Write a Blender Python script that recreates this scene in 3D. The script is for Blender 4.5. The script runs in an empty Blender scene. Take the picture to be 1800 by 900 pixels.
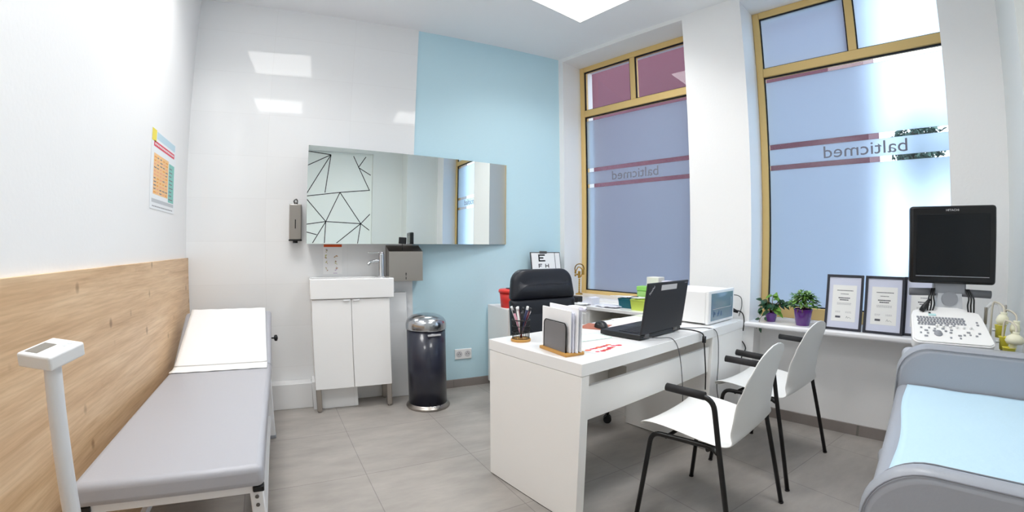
import bpy, bmesh, math, random
from mathutils import Matrix, Vector, Euler
random.seed(7)
C = bpy.context.scene
COL = C.collection
R = math.radians
PI = math.pi

# ------------------------------------------------------------------ camera
cd = bpy.data.cameras.new('camera')
cam = bpy.data.objects.new('camera', cd)
COL.objects.link(cam)
C.camera = cam
cd.type = 'PANO'
cd.panorama_type = 'FISHEYE_LENS_POLYNOMIAL'      # slightly barrel-shaped wide lens, 112 degrees across
cd.sensor_fit = 'HORIZONTAL'
cd.sensor_width = 36
cd.sensor_height = 18
cd.fisheye_fov = R(160)
cd.fisheye_polynomial_k0 = 0
cd.fisheye_polynomial_k1 = -0.06211272504
cd.fisheye_polynomial_k2 = -0.00056487719
cd.fisheye_polynomial_k3 = 7.19820488e-05
cd.fisheye_polynomial_k4 = -1.08652925e-06
cd.clip_start = 0.02
def cam_matrix(yaw, pitch, roll, loc):
    c, s = math.cos, math.sin
    Ry = Matrix(((c(yaw), -s(yaw), 0), (s(yaw), c(yaw), 0), (0, 0, 1)))
    Rp = Matrix(((1, 0, 0), (0, c(pitch), s(pitch)), (0, -s(pitch), c(pitch))))
    Rr = Matrix(((c(roll), 0, -s(roll)), (0, 1, 0), (s(roll), 0, c(roll))))
    B = Matrix(((1, 0, 0), (0, 0, 1), (0, -1, 0)))
    m = (B @ Rr @ Rp @ Ry).inverted().to_4x4()
    m.translation = loc
    return m
cam.matrix_world = cam_matrix(0.4739714779, -0.0211827099, -0.0042715073, (0.7784, 0, 1.1841))

# ------------------------------------------------------------------ render look, world, exposure
C.view_settings.view_transform = 'Standard'
C.view_settings.look = 'None'
C.view_settings.gamma = 1
C.view_settings.use_curve_mapping = False
C.view_settings.exposure = 0.2
C.cycles.max_bounces = 12
C.cycles.diffuse_bounces = 7
C.cycles.transmission_bounces = 8
C.cycles.glossy_bounces = 5
C.cycles.sample_clamp_indirect = 4
PANEL_POWER = 3.5
LAMP_POWER = 10.3
LAMP_SPREAD = R(135)
SKY_POWER = 4.6
w = bpy.data.worlds.new('world'); C.world = w; w.use_nodes = True
wn = w.node_tree; wn.nodes.clear()
wo = wn.nodes.new('ShaderNodeOutputWorld'); wb = wn.nodes.new('ShaderNodeBackground')
wt_ = wn.nodes.new('ShaderNodeTexCoord'); ws = wn.nodes.new('ShaderNodeSeparateXYZ'); wr = wn.nodes.new('ShaderNodeValToRGB')
wn.links.new(wt_.outputs['Generated'], ws.inputs[0]); wn.links.new(ws.outputs['Z'], wr.inputs[0])
wr.color_ramp.elements[0].position = 0.0; wr.color_ramp.elements[0].color = (0.93, 0.96, 1.0, 1)
wr.color_ramp.elements[1].position = 0.6; wr.color_ramp.elements[1].color = (0.76, 0.87, 1.0, 1)
wn.links.new(wr.outputs[0], wb.inputs[0]); wb.inputs[1].default_value = SKY_POWER
wn.links.new(wb.outputs[0], wo.inputs[0])

# ------------------------------------------------------------------ materials
def srgb(r, g, b):
    f = lambda c: (c / 255 / 12.92) if c / 255 <= 0.04045 else ((c / 255 + 0.055) / 1.055) ** 2.4
    return (f(r), f(g), f(b), 1)
MATS = {}
def mat(name, col, rough=0.5, metal=0.0, coat=0.0, trans=0.0, emit=None, spec=0.5, bump=None, ior=1.45):
    if name in MATS: return MATS[name]
    m = bpy.data.materials.new(name); m.use_nodes = True
    nt = m.node_tree; p = nt.nodes['Principled BSDF']
    p.inputs['Base Color'].default_value = srgb(*col)
    p.inputs['Roughness'].default_value = rough
    p.inputs['Metallic'].default_value = metal
    p.inputs['Coat Weight'].default_value = coat
    p.inputs['Transmission Weight'].default_value = trans
    p.inputs['Specular IOR Level'].default_value = spec
    p.inputs['IOR'].default_value = ior
    if emit:
        p.inputs['Emission Color'].default_value = srgb(*emit[0]); p.inputs['Emission Strength'].default_value = emit[1]
    if bump:
        n = nt.nodes.new('ShaderNodeTexNoise'); n.inputs['Scale'].default_value = bump[0]; n.inputs['Detail'].default_value = 4
        t = nt.nodes.new('ShaderNodeTexCoord'); nt.links.new(t.outputs['Object'], n.inputs['Vector'])
        b = nt.nodes.new('ShaderNodeBump'); b.inputs['Strength'].default_value = bump[1]; b.inputs['Distance'].default_value = 0.01
        nt.links.new(n.outputs['Fac'], b.inputs['Height']); nt.links.new(b.outputs[0], p.inputs['Normal'])
    MATS[name] = m
    return m
def N(nt, kind, **kw):
    n = nt.nodes.new(kind)
    for k, v in kw.items(): setattr(n, k, v)
    return n

white_wall = mat('white_wall_paint', (242, 242, 242), 0.6, bump=(60, .05))
blue_wall = mat('light_blue_wall_paint', (196, 228, 240), 0.55, bump=(60, .05))
grey_wall = mat('pale_grey_wall_paint', (226, 229, 227), 0.6, bump=(60, .05))
ceiling_m = mat('ceiling_paint', (244, 245, 247), 0.8)
plastic_w = mat('white_plastic', (240, 240, 240), 0.35)
lacquer_w = mat('white_lacquer', (246, 246, 246), 0.22, coat=0.2)
foil_w = mat('white_melamine', (245, 244, 242), 0.35)
metal_w = mat('white_painted_steel', (236, 237, 240), 0.35)
ceramic = mat('white_ceramic', (243, 243, 243), 0.12, coat=0.5)
chrome = mat('chrome', (205, 207, 210), 0.12, 1.0)
steel = mat('brushed_steel', (176, 170, 164), 0.34, 1.0)
dark_steel = mat('dark_brushed_steel', (110, 108, 106), 0.35, 1.0)
black_p = mat('black_plastic', (22, 23, 26), 0.4)
black_m = mat('black_powder_coated_steel', (17, 17, 18), 0.38)
grip_m = mat('black_foam_grip', (38, 37, 39), 0.7)
navy = mat('midnight_blue_enamel', (40, 43, 58), 0.28, coat=0.3)
gold = mat('gold_anodised_aluminium', (228, 196, 130), 0.4, 0.15)
gasket_m = mat('black_rubber_gasket', (16, 18, 24), 0.6)
vinyl = mat('grey_vinyl', (172, 173, 180), 0.38, bump=(140, .03))
vinyl_d = mat('blue_grey_vinyl', (160, 164, 173), 0.36, bump=(140, .03))
paper = mat('white_paper', (240, 241, 243), 0.8)
red_p = mat('red_plastic', (222, 52, 46), 0.4)
yellow_p = mat('pale_yellow_plastic', (236, 226, 84), 0.4)
cream_p = mat('cream_plastic', (226, 224, 200), 0.4)
green_p = mat('lime_plastic', (196, 214, 92), 0.4)
teal_p = mat('teal_plastic', (18, 92, 106), 0.4)
lgreen_p = mat('pale_green_plastic', (172, 220, 132), 0.4)
purple_p = mat('glossy_purple_ceramic', (92, 22, 128), 0.15, coat=0.6)
leaf_d = mat('dark_green_leaf', (36, 74, 44), 0.35)
leaf_l = mat('bright_green_leaf', (112, 158, 62), 0.4)
leaf_p = mat('variegated_leaf', (170, 200, 140), 0.4)
soil = mat('potting_soil', (52, 38, 30), 0.9)
stem_m = mat('brown_stem', (120, 92, 70), 0.7)
brass = mat('antique_brass', (190, 152, 76), 0.3, 0.85)
bamboo = mat('bamboo_wood', (196, 146, 74), 0.45)
mesh_m = mat('grey_wire_mesh', (124, 122, 124), 0.5, 0.1)
leather = mat('black_leather', (28, 31, 40), 0.42, bump=(120, .05))
screen_m = mat('dark_glass_screen', (3, 9, 16), 0.16, spec=0.4)
lcd_m = mat('grey_lcd', (128, 122, 112), 0.2)
grey_p = mat('mid_grey_plastic', (150, 153, 160), 0.4)
lgrey_p = mat('light_grey_plastic', (205, 208, 214), 0.4)
ink = mat('black_ink', (28, 28, 32), 0.7)
grey_ink = mat('grey_ink', (130, 130, 138), 0.8)
letter_m = mat('grey_window_lettering', (126, 129, 142), 0.6)
silver = mat('silver_lettering', (205, 205, 208), 0.4)
facade_m = mat('plum_render_facade', (76, 38, 50), 0.9)
asphalt = mat('blue_grey_asphalt', (86, 104, 128), 0.9)
bark = mat('tree_bark', (70, 64, 60), 0.9)
tree_leaf = mat('dusty_tree_leaf', (70, 96, 88), 0.8)
light_m = mat('led_diffuser', (255, 255, 255), 0.5, emit=((255, 254, 252), PANEL_POWER))
mirror_m = mat('silvered_mirror', (240, 246, 244), 0.0, 1.0)
clear_g = mat('clear_glass', (240, 246, 250), 0.0, trans=1.0)
def frosted():
    m = bpy.data.materials.new('frosted_window_film'); m.use_nodes = True; nt = m.node_tree; nt.nodes.clear()
    o = nt.nodes.new('ShaderNodeOutputMaterial'); t = nt.nodes.new('ShaderNodeBsdfTranslucent'); d = nt.nodes.new('ShaderNodeBsdfDiffuse')
    g = nt.nodes.new('ShaderNodeBsdfRefraction'); g.inputs['Roughness'].default_value = .5; g.inputs['IOR'].default_value = 1.15; g.inputs['Color'].default_value = (.76, .88, .98, 1)
    t.inputs[0].default_value = (.76, .88, .98, 1); d.inputs[0].default_value = (.60, .72, .84, 1)
    m1 = nt.nodes.new('ShaderNodeMixShader'); m1.inputs[0].default_value = .3; m2 = nt.nodes.new('ShaderNodeMixShader'); m2.inputs[0].default_value = .18
    nt.links.new(g.outputs[0], m1.inputs[1]); nt.links.new(t.outputs[0], m1.inputs[2]); nt.links.new(m1.outputs[0], m2.inputs[1]); nt.links.new(d.outputs[0], m2.inputs[2])
    nt.links.new(m2.outputs[0], o.inputs[0]); return m
frost_g = frosted()
orange_k = mat('orange_print', (246, 200, 144), 0.7)
teal_k = mat('teal_print', (138, 202, 192), 0.7)
pink_k = mat('pink_print', (226, 84, 104), 0.7)
yellow_k = mat('yellow_print', (240, 222, 90), 0.7)
grey_k = mat('pale_grey_print', (200, 204, 208), 0.7)
lblue_k = mat('pale_blue_print', (196, 222, 234), 0.7)
ored_k = mat('orange_red_print', (228, 98, 50), 0.7)
mat_paper = mat('lavender_mount_card', (214, 218, 236), 0.8)
ivory = mat('ivory_paper', (242, 242, 240), 0.8)
sheet_b = mat('light_blue_disposable_sheet', (192, 221, 238), 0.75, bump=(25, .12))
sheet_w = mat('white_disposable_sheet', (242, 242, 242), 0.8, bump=(45, .1))

def tile_material(name, col, groutcol, bw, bh, mortar, rough, rotz=0, origin=(0, 0), plane='XZ', mottled=0.0, coat=0.0, bump=0.15):
    m = bpy.data.materials.new(name); m.use_nodes = True
    nt = m.node_tree; p = nt.nodes['Principled BSDF']
    g = N(nt, 'ShaderNodeNewGeometry'); mp = N(nt, 'ShaderNodeMapping'); mp.vector_type = 'TEXTURE'
    mp.inputs['Location'].default_value = (origin[0], origin[1], 0) if plane == 'XY' else (origin[0], 0, origin[1])
    mp.inputs['Rotation'].default_value = (0, 0, rotz)
    nt.links.new(g.outputs['Position'], mp.inputs[0])
    vec = mp.outputs[0]
    if plane == 'XZ':
        s = N(nt, 'ShaderNodeSeparateXYZ'); c = N(nt, 'ShaderNodeCombineXYZ')
        nt.links.new(vec, s.inputs[0]); nt.links.new(s.outputs['X'], c.inputs['X']); nt.links.new(s.outputs['Z'], c.inputs['Y'])
        vec = c.outputs[0]
    b = N(nt, 'ShaderNodeTexBrick'); b.offset = 0.0; b.squash = 1.0
    b.inputs['Scale'].default_value = 1; b.inputs['Brick Width'].default_value = bw; b.inputs['Row Height'].default_value = bh
    b.inputs['Mortar Size'].default_value = mortar; b.inputs['Mortar Smooth'].default_value = 0.2
    b.inputs['Color1'].default_value = srgb(*col); b.inputs['Color2'].default_value = srgb(*[max(0, c - 3) for c in col]); b.inputs['Mortar'].default_value = srgb(*groutcol)
    nt.links.new(vec, b.inputs['Vector'])
    out = b.outputs['Color']
    if mottled:
        n = N(nt, 'ShaderNodeTexNoise'); n.inputs['Scale'].default_value = 3.2; n.inputs['Detail'].default_value = 8; n.inputs['Roughness'].default_value = .62
        n2 = N(nt, 'ShaderNodeMapping'); n2.inputs['Scale'].default_value = (1, 2.6, 1)
        nt.links.new(g.outputs['Position'], n2.inputs[0]); nt.links.new(n2.outputs[0], n.inputs['Vector'])
        cr = N(nt, 'ShaderNodeValToRGB'); cr.color_ramp.elements[0].position = .3; cr.color_ramp.elements[1].position = .7
        cr.color_ramp.elements[0].color = (1 - mottled, 1 - mottled, 1 - mottled, 1); cr.color_ramp.elements[1].color = (1, 1, 1, 1)
        nt.links.new(n.outputs['Fac'], cr.inputs[0])
        mx = N(nt, 'ShaderNodeMix', data_type='RGBA', blend_type='MULTIPLY'); mx.inputs['Factor'].default_value = 1
        nt.links.new(out, mx.inputs['A']); nt.links.new(cr.outputs[0], mx.inputs['B']); out = mx.outputs['Result']
    nt.links.new(out, p.inputs['Base Color'])
    p.inputs['Roughness'].default_value = rough; p.inputs['Coat Weight'].default_value = coat; p.inputs['Coat Roughness'].default_value = 0.02
    bp = N(nt, 'ShaderNodeBump'); bp.inputs['Strength'].default_value = bump; bp.inputs['Distance'].default_value = 0.002; bp.invert = True
    nt.links.new(b.outputs['Fac'], bp.inputs['Height']); nt.links.new(bp.outputs[0], p.inputs['Normal'])
    return m
floor_m = tile_material('grey_stone_floor_tile', (174, 168, 162), (142, 137, 133), .6, .6, .0022, .42, .051, (1.065, 2.208), 'XY', mottled=.26)
walltile_m = tile_material('glossy_white_wall_tile', (238, 239, 240), (228, 228, 228), .6, .308, .0010, .05, 0, (-.05, -.014), 'XZ', coat=.3, bump=.05)
skirt_m = tile_material('grey_skirting_tile', (146, 138, 134), (120, 116, 112), .6, .2, .002, .4, 0, (.2, -.1), 'XZ', mottled=.15)

def wood_material():
    m = bpy.data.materials.new('knotty_oak_laminate'); m.use_nodes = True
    nt = m.node_tree; p = nt.nodes['Principled BSDF']
    g = N(nt, 'ShaderNodeNewGeometry')
    mp = N(nt, 'ShaderNodeMapping'); mp.inputs['Rotation'].default_value = (R(3), 0, 0); mp.inputs['Scale'].default_value = (1, .55, 7)
    nt.links.new(g.outputs['Position'], mp.inputs[0])
    n = N(nt, 'ShaderNodeTexNoise'); n.inputs['Scale'].default_value = 2.2; n.inputs['Detail'].default_value = 9; n.inputs['Roughness'].default_value = .66; n.inputs['Distortion'].default_value = .5
    nt.links.new(mp.outputs[0], n.inputs['Vector'])
    cr = N(nt, 'ShaderNodeValToRGB'); e = cr.color_ramp.elements
    e[0].position = .28; e[0].color = srgb(196, 156, 114); e[1].position = .72; e[1].color = srgb(234, 204, 166)
    x = e.new(.5); x.color = srgb(220, 185, 145)
    nt.links.new(n.outputs['Fac'], cr.inputs[0])
    mp2 = N(nt, 'ShaderNodeMapping'); mp2.inputs['Scale'].default_value = (1, 1.6, 38)
    nt.links.new(g.outputs['Position'], mp2.inputs[0])
    n2 = N(nt, 'ShaderNodeTexNoise'); n2.inputs['Scale'].default_value = 3; n2.inputs['Detail'].default_value = 5
    nt.links.new(mp2.outputs[0], n2.inputs['Vector'])
    cr2 = N(nt, 'ShaderNodeValToRGB'); cr2.color_ramp.elements[0].position = .35; cr2.color_ramp.elements[0].color = (.84, .80, .76, 1)
    cr2.color_ramp.elements[1].position = .6; cr2.color_ramp.elements[1].color = (1, 1, 1, 1)
    nt.links.new(n2.outputs['Fac'], cr2.inputs[0])
    mx = N(nt, 'ShaderNodeMix', data_type='RGBA', blend_type='MULTIPLY'); mx.inputs['Factor'].default_value = .8
    nt.links.new(cr.outputs[0], mx.inputs['A']); nt.links.new(cr2.outputs[0], mx.inputs['B'])
    mp3 = N(nt, 'ShaderNodeMapping'); mp3.inputs['Scale'].default_value = (.02, 5.5, 4.2)
    nt.links.new(g.outputs['Position'], mp3.inputs[0])
    v = N(nt, 'ShaderNodeTexVoronoi'); v.inputs['Scale'].default_value = 1.25; v.inputs['Randomness'].default_value = 1
    nt.links.new(mp3.outputs[0], v.inputs['Vector'])
    cr3 = N(nt, 'ShaderNodeValToRGB'); cr3.color_ramp.elements[0].position = .05; cr3.color_ramp.elements[0].color = (.42, .34, .27, 1)
    cr3.color_ramp.elements[1].position = .13; cr3.color_ramp.elements[1].color = (1, 1, 1, 1)
    nt.links.new(v.outputs['Distance'], cr3.inputs[0])
    mx2 = N(nt, 'ShaderNodeMix', data_type='RGBA', blend_type='MULTIPLY'); mx2.inputs['Factor'].default_value = .75
    nt.links.new(mx.outputs['Result'], mx2.inputs['A']); nt.links.new(cr3.outputs[0], mx2.inputs['B'])
    nt.links.new(mx2.outputs['Result'], p.inputs['Base Color'])
    p.inputs['Roughness'].default_value = .42
    return m
oak = wood_material()

# ------------------------------------------------------------------ mesh builder
class B:
    def __init__(s): s.bm = bmesh.new(); s.mi = 0
    def _tag(s, before):
        for f in s.bm.faces:
            if f not in before: f.material_index = s.mi
    def box(s, x0, x1, y0, y1, z0, z1, bev=0, seg=2, m=0, rot=None, piv=None):
        v = [s.bm.verts.new((x, y, z)) for x in (x0, x1) for y in (y0, y1) for z in (z0, z1)]
        fs = [s.bm.faces.new([v[i] for i in q]) for q in ((0, 1, 3, 2), (4, 6, 7, 5), (0, 4, 5, 1), (2, 3, 7, 6), (0, 2, 6, 4), (1, 5, 7, 3))]
        for f in fs: f.material_index = m
        if bev:
            es = {e for f in fs for e in f.edges}
            r = bmesh.ops.bevel(s.bm, geom=list(es), offset=bev, segments=seg, profile=.5, affect='EDGES', material=-1)
            vs = {x for f in r['faces'] for x in f.verts} | {x for x in v if x.is_valid}
            for f in r['faces']: f.material_index = m; f.smooth = True
            allv = set(); st = list(vs)
            while st:
                q = st.pop()
                if q in allv: continue
                allv.add(q)
                for e in q.link_edges: st.append(e.other_vert(q))
            v = list(allv)
        if rot:
            bmesh.ops.transform(s.bm, matrix=Matrix.Translation(piv) @ rot @ Matrix.Translation(-Vector(piv)), verts=v)
        return s
    def quad(s, pts, m=0):
        f = s.bm.faces.new([s.bm.verts.new(p) for p in pts]); f.material_index = m; return s
    def prism(s, poly, a0, a1, axis='Z', m=0):
        f = {'Z': lambda p, a: (p[0], p[1], a), 'X': lambda p, a: (a, p[0], p[1]), 'Y': lambda p, a: (p[0], a, p[1])}[axis]
        lo = [s.bm.verts.new(f(p, a0)) for p in poly]; hi = [s.bm.verts.new(f(p, a1)) for p in poly]
        n = len(poly); fs = [s.bm.faces.new(lo[::-1]), s.bm.faces.new(hi)]
        fs += [s.bm.faces.new((lo[i], lo[(i + 1) % n], hi[(i + 1) % n], hi[i])) for i in range(n)]
        for q in fs: q.material_index = m
        return s
    def tube(s, pts, r, seg=10, m=0, cap=True, radii=None):
        P = [Vector(p) for p in pts]; n = len(P)
        ups = None; rings = []
        for i in range(n):
            t = (P[min(i + 1, n - 1)] - P[max(i - 1, 0)]).normalized()
            if ups is None: ups = t.orthogonal().normalized()
            ups = (ups - t * ups.dot(t)).normalized(); bi = t.cross(ups)
            rr = radii[i] if radii else r
            rings.append([s.bm.verts.new(P[i] + (ups * math.cos(2 * PI * k / seg) + bi * math.sin(2 * PI * k / seg)) * rr) for k in range(seg)])
        for i in range(n - 1):
            for k in range(seg):
                f = s.bm.faces.new((rings[i][k], rings[i][(k + 1) % seg], rings[i + 1][(k + 1) % seg], rings[i + 1][k])); f.smooth = True; f.material_index = m
        if cap:
            for q in (rings[0][::-1], rings[-1]): f = s.bm.faces.new(q); f.material_index = m
        return s
    def cyl(s, p0, p1, r, seg=20, m=0, r1=None): return s.tube([p0, p1], r, seg, m, True, [r, r1 if r1 is not None else r])
    def lathe(s, prof, c=(0, 0, 0), seg=28, m=0, axis='Z'):
        rings = []
        def pt(r, z, a):
            x, y = r * math.cos(a), r * math.sin(a)
            q = (x, y, z) if axis == 'Z' else ((z, x, y) if axis == 'X' else (y, z, x))
            return (c[0] + q[0], c[1] + q[1], c[2] + q[2])
        for r, z in prof: rings.append([s.bm.verts.new(pt(max(r, 1e-4), z, 2 * PI * k / seg)) for k in range(seg)])
        for i in range(len(prof) - 1):
            for k in range(seg):
                f = s.bm.faces.new((rings[i][k], rings[i][(k + 1) % seg], rings[i + 1][(k + 1) % seg], rings[i + 1][k])); f.smooth = True; f.material_index = m
        for q in (rings[0][::-1], rings[-1]):
            f = s.bm.faces.new(q); f.material_index = m
        return s
    def grid(s, fn, nu, nv, m=0):
        vs = [[s.bm.verts.new(fn(i / nu, j / nv)) for j in range(nv + 1)] for i in range(nu + 1)]
        for i in range(nu):
            for j in range(nv):
                f = s.bm.faces.new((vs[i][j], vs[i + 1][j], vs[i + 1][j + 1], vs[i][j + 1])); f.smooth = True; f.material_index = m
        return s
    def leaf(s, base, direction, normal, L, W, m=0, droop=.3):
        d = Vector(direction).normalized(); nn = Vector(normal); sd = d.cross(nn)
        if sd.length < 1e-3: sd = d.orthogonal()
        sd.normalize(); nn = sd.cross(d).normalized(); b = Vector(base)
        prof = ((0, .08), (.25, .8), (.5, 1), (.78, .6), (1, .02)); rows = []
        for t, q in prof:
            c = b + d * L * t - Vector((0, 0, 1)) * droop * L * t * t
            rows.append([s.bm.verts.new(c + sd * W * q * .5 * k + nn * (.12 * W * q * abs(k))) for k in (-1, 0, 1)])
        for i in range(4):
            for k in range(2):
                f = s.bm.faces.new((rows[i][k], rows[i][k + 1], rows[i + 1][k + 1], rows[i + 1][k])); f.smooth = True; f.material_index = m
        return s
    def obj(s, name, m, parent=None, mods=None, smooth=False):
        bmesh.ops.recalc_face_normals(s.bm, faces=s.bm.faces[:])
        me = bpy.data.meshes.new(name); s.bm.to_mesh(me); s.bm.free()
        for q in (m if isinstance(m, (list, tuple)) else [m]): me.materials.append(q)
        o = bpy.data.objects.new(name, me); COL.objects.link(o)
        if parent: o.parent = parent
        if smooth:
            for p in me.polygons: p.use_smooth = True
        for k in (mods or []):
            md = o.modifiers.new(k[0].lower(), k[0])
            for a, v in k[1].items(): setattr(md, a, v)
        return o
def tag(o, label=None, cat=None, group=None, kind=None):
    if label: o['label'] = label
    if cat: o['category'] = cat
    if group: o['group'] = group
    if kind: o['kind'] = kind
    return o
def thing(name, label, cat, loc=(0, 0, 0), rz=0, group=None, rot=None):
    o = bpy.data.objects.new(name, None); COL.objects.link(o); o.empty_display_size = .1
    o.location = loc; o.rotation_euler = rot if rot else (0, 0, rz)
    return tag(o, label, cat, group)
def struct(name, b, m, loc=(0, 0, 0), rz=0, parent=None):
    o = b.obj(name, m, parent); o['kind'] = 'structure'
    if not parent: o.location = loc; o.rotation_euler = (0, 0, rz)
    return o
def place(o, loc, rz=0): o.location = loc; o.rotation_euler = (0, 0, rz); return o
def text(name, body, size, m, parent, loc, rot=(0, 0, 0), scale=(1, 1, 1), extrude=.0004, align='CENTER'):
    cu = bpy.data.curves.new(name, 'FONT'); cu.body = body; cu.size = size; cu.extrude = extrude; cu.align_x = align; cu.resolution_u = 3
    t = bpy.data.objects.new('tmp_text', cu); COL.objects.link(t)
    bpy.context.view_layer.update()
    me = bpy.data.meshes.new_from_object(t.evaluated_get(bpy.context.evaluated_depsgraph_get()))
    bpy.data.objects.remove(t); bpy.data.curves.remove(cu)
    me.name = name; me.materials.clear(); me.materials.append(m)
    o = bpy.data.objects.new(name, me); COL.objects.link(o); o.parent = parent
    o.location = loc; o.rotation_euler = rot; o.scale = scale
    return o
def copy_tree(o, parent=None):
    c = o.copy(); COL.objects.link(c); c.parent = parent
    for ch in list(o.children): copy_tree(ch, c)
    return c
def smoothpath(pts, n=8):
    P = [Vector(p) for p in pts]; P = [P[0] * 2 - P[1]] + P + [P[-1] * 2 - P[-2]]; out = []
    for i in range(1, len(P) - 2):
        for k in range(n):
            t = k / n; a, b, c, d = P[i - 1:i + 3]
            out.append(.5 * ((2 * b) + (c - a) * t + (2 * a - 5 * b + 4 * c - d) * t * t + (3 * b - a - 3 * c + d) * t ** 3))
    out.append(P[-2]); return out
def bend(pts, r=.04, n=5):           # polyline with rounded corners
    P = [Vector(p) for p in pts]; out = [P[0]]
    for i in range(1, len(P) - 1):
        a = (P[i - 1] - P[i]); b = (P[i + 1] - P[i]); d = min(r, a.length * .45, b.length * .45)
        p, q = P[i] + a.normalized() * d, P[i] + b.normalized() * d
        for k in range(n + 1):
            t = k / n; out.append((1 - t) ** 2 * p + 2 * t * (1 - t) * P[i] + t * t * q)
    out.append(P[-1]); return out

# ------------------------------------------------------------------ room frame
D, W, H = 3.454, 3.042, 2.984
WR = R(-75.453)                      # window wall frame: x = along the wall toward the camera, y = outward
CW = (W, D, 0)
tw = Vector((.25117, -.96794, 0)); nw = Vector((.96794, .25117, 0))
c3 = Vector(CW) + tw * 3.18          # corner of window wall and front wall
FR = R(14.547)                       # front wall frame: x = -s, y = into the room
CF = tuple(c3)
# floor, ceiling
PLAN = [(-.3, -2), (-.3, 3.75), (3.3, 3.75), (3.478, 3.567), (4.457, -.208), (4.2, -2)]
struct('floor', B().prism(PLAN, -.1, 0), floor_m)
struct('ceiling', B().prism(PLAN, H, H + .1), ceiling_m)
struct('wall_left', B().box(-.15, 0, -2, D + .3, 0, H), white_wall)
struct('wall_back', B().box(-.15, W + .15, D, D + .2, 0, H), blue_wall)
struct('trim_1', B().box(0, 1.665, D - .012, D + .001, 0, H), walltile_m)
# window wall: pillars, lintels, parapets below the sills
b = B()
b.box(-.2, .055, 0, .45, 0, H)
for t0, t1, t2 in ((1.305, 1.767, 1.37), (2.917, 3.18, 3.03)): b.prism([(t0, 0), (t1, 0), (t1, .25), (t2, .25)], 0, H); b.box(t2, t1, .25, .45, 0, H)
b.box(3.18, 3.8, 0.001, .45, 0, H)
b.prism([(.055, 0), (1.305, 0), (1.37, .25), (.055, .25)], 2.95, H); b.prism([(1.767, 0), (2.917, 0), (3.03, .25), (1.767, .25)], 2.95, H); b.box(.055, 1.37, .25, .45, 2.95, H); b.box(1.767, 3.03, .25, .45, 2.95, H)
b.prism([(.055, 0), (1.305, 0), (1.37, .25), (.055, .25)], 0, .735); b.box(.055, 1.37, .25, .45, 0, .70)
b.box(1.767, 1.805, 0, .45, 0, .66); b.box(1.805, 2.917, .15, .25, 0, .66); b.box(1.767, 3.03, .25, .45, 0, .70)
struct('wall_right', b, white_wall, CW, WR)
# front wall: short column by the corner, then set back, with a door niche
b = B()
b.box(-.5, .2, -.2, 0, 0, H); b.box(-.5, -.45, -.5, -.2, 0, H)
b.box(-.98, -.5, -.5, -.3, 0, H); b.box(-2.55, -.98, -.5, -.3, 2.64, H); b.box(-4.6, -2.55, -.5, -.3, 0, H)
struct('wall_front', b, grey_wall, CF, FR)
# patterned door panel in the niche behind the camera (seen in the mirror)
dr = thing('door_1', None, None, CF, FR); dr['kind'] = 'structure'
struct('door_panel', B().box(-2.55, -.98, -.44, -.40, 0, 2.64), mat('white_door_panel', (240, 244, 241), .4), parent=dr)
b = B()
def ln(x0, z0, x1, z1, wd=.006):
    d = Vector((x1 - x0, 0, z1 - z0)); n = Vector((-d.z, 0, d.x)).normalized() * wd
    a, c = Vector((x0, -.398, z0)), Vector((x1, -.398, z1))
    b.quad([a - n, c - n, c + n, a + n])
for q in ((541, 435, 531, 175), (531, 175, 390, 250), (531, 175, 385, 435), (385, 435, 592, 405), (592, 405, 775, 385), (668, 175, 772, 385), (745, 175, 700, 245), (700, 245, 778, 290), (385, 440, 510, 585), (592, 405, 510, 585), (592, 405, 722, 595), (510, 585, 722, 595), (510, 585, 380, 605), (722, 595, 778, 535), (722, 595, 775, 635), (722, 595, 575, 715), (722, 595, 703, 718), (510, 585, 432, 715), (510, 585, 502, 715), (380, 645, 457, 665), (390, 160, 531, 175)):
    f = lambda px: -2.02 + (px - 385) / 393 * 1.02
    g = lambda py: 2.64 - (py - 160) / 560 * 1.42
    x0, z0, x1, z1 = q
    if q[0] == 541: x0, z0 = 502, 410
    # the mirror reverses left and right
    ln(f(x0), g(z0), f(x1), g(z1))
o = b.obj('door_pattern', ink, dr); o['kind'] = 'structure'
# wood panel on the left wall
tag(B().box(0.0, .018, -.6, D - .03, 0.0, 1.104, .001, 1).obj('wall_panel', oak), 'knotty light oak wall panel, waist high along the left wall', 'wall panel')
# baseboards
struct('baseboard_back', B().box(1.67, W, D - .014, D, 0, .068), skirt_m)
b = B(); b.box(1.806, 2.91, .136, .15, 0, .07); b.box(-.0, .055, -.014, 0, 0, .07); b.box(1.30, 1.806, -.014, 0, 0, .07)
struct('baseboard_right', b, skirt_m, CW, WR)
# boxed-in pipes along the back wall
b = B(); b.box(0.02, .85, 3.335, D - .012, 0, .188, .003, 1); b.box(.85, 1.18, 3.275, D - .012, 0, .21, .003, 1)
b.box(1.44, 1.6, 3.38, D - .012, 0, .83, .003, 1)
struct('trim_2', b, walltile_m)

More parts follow.
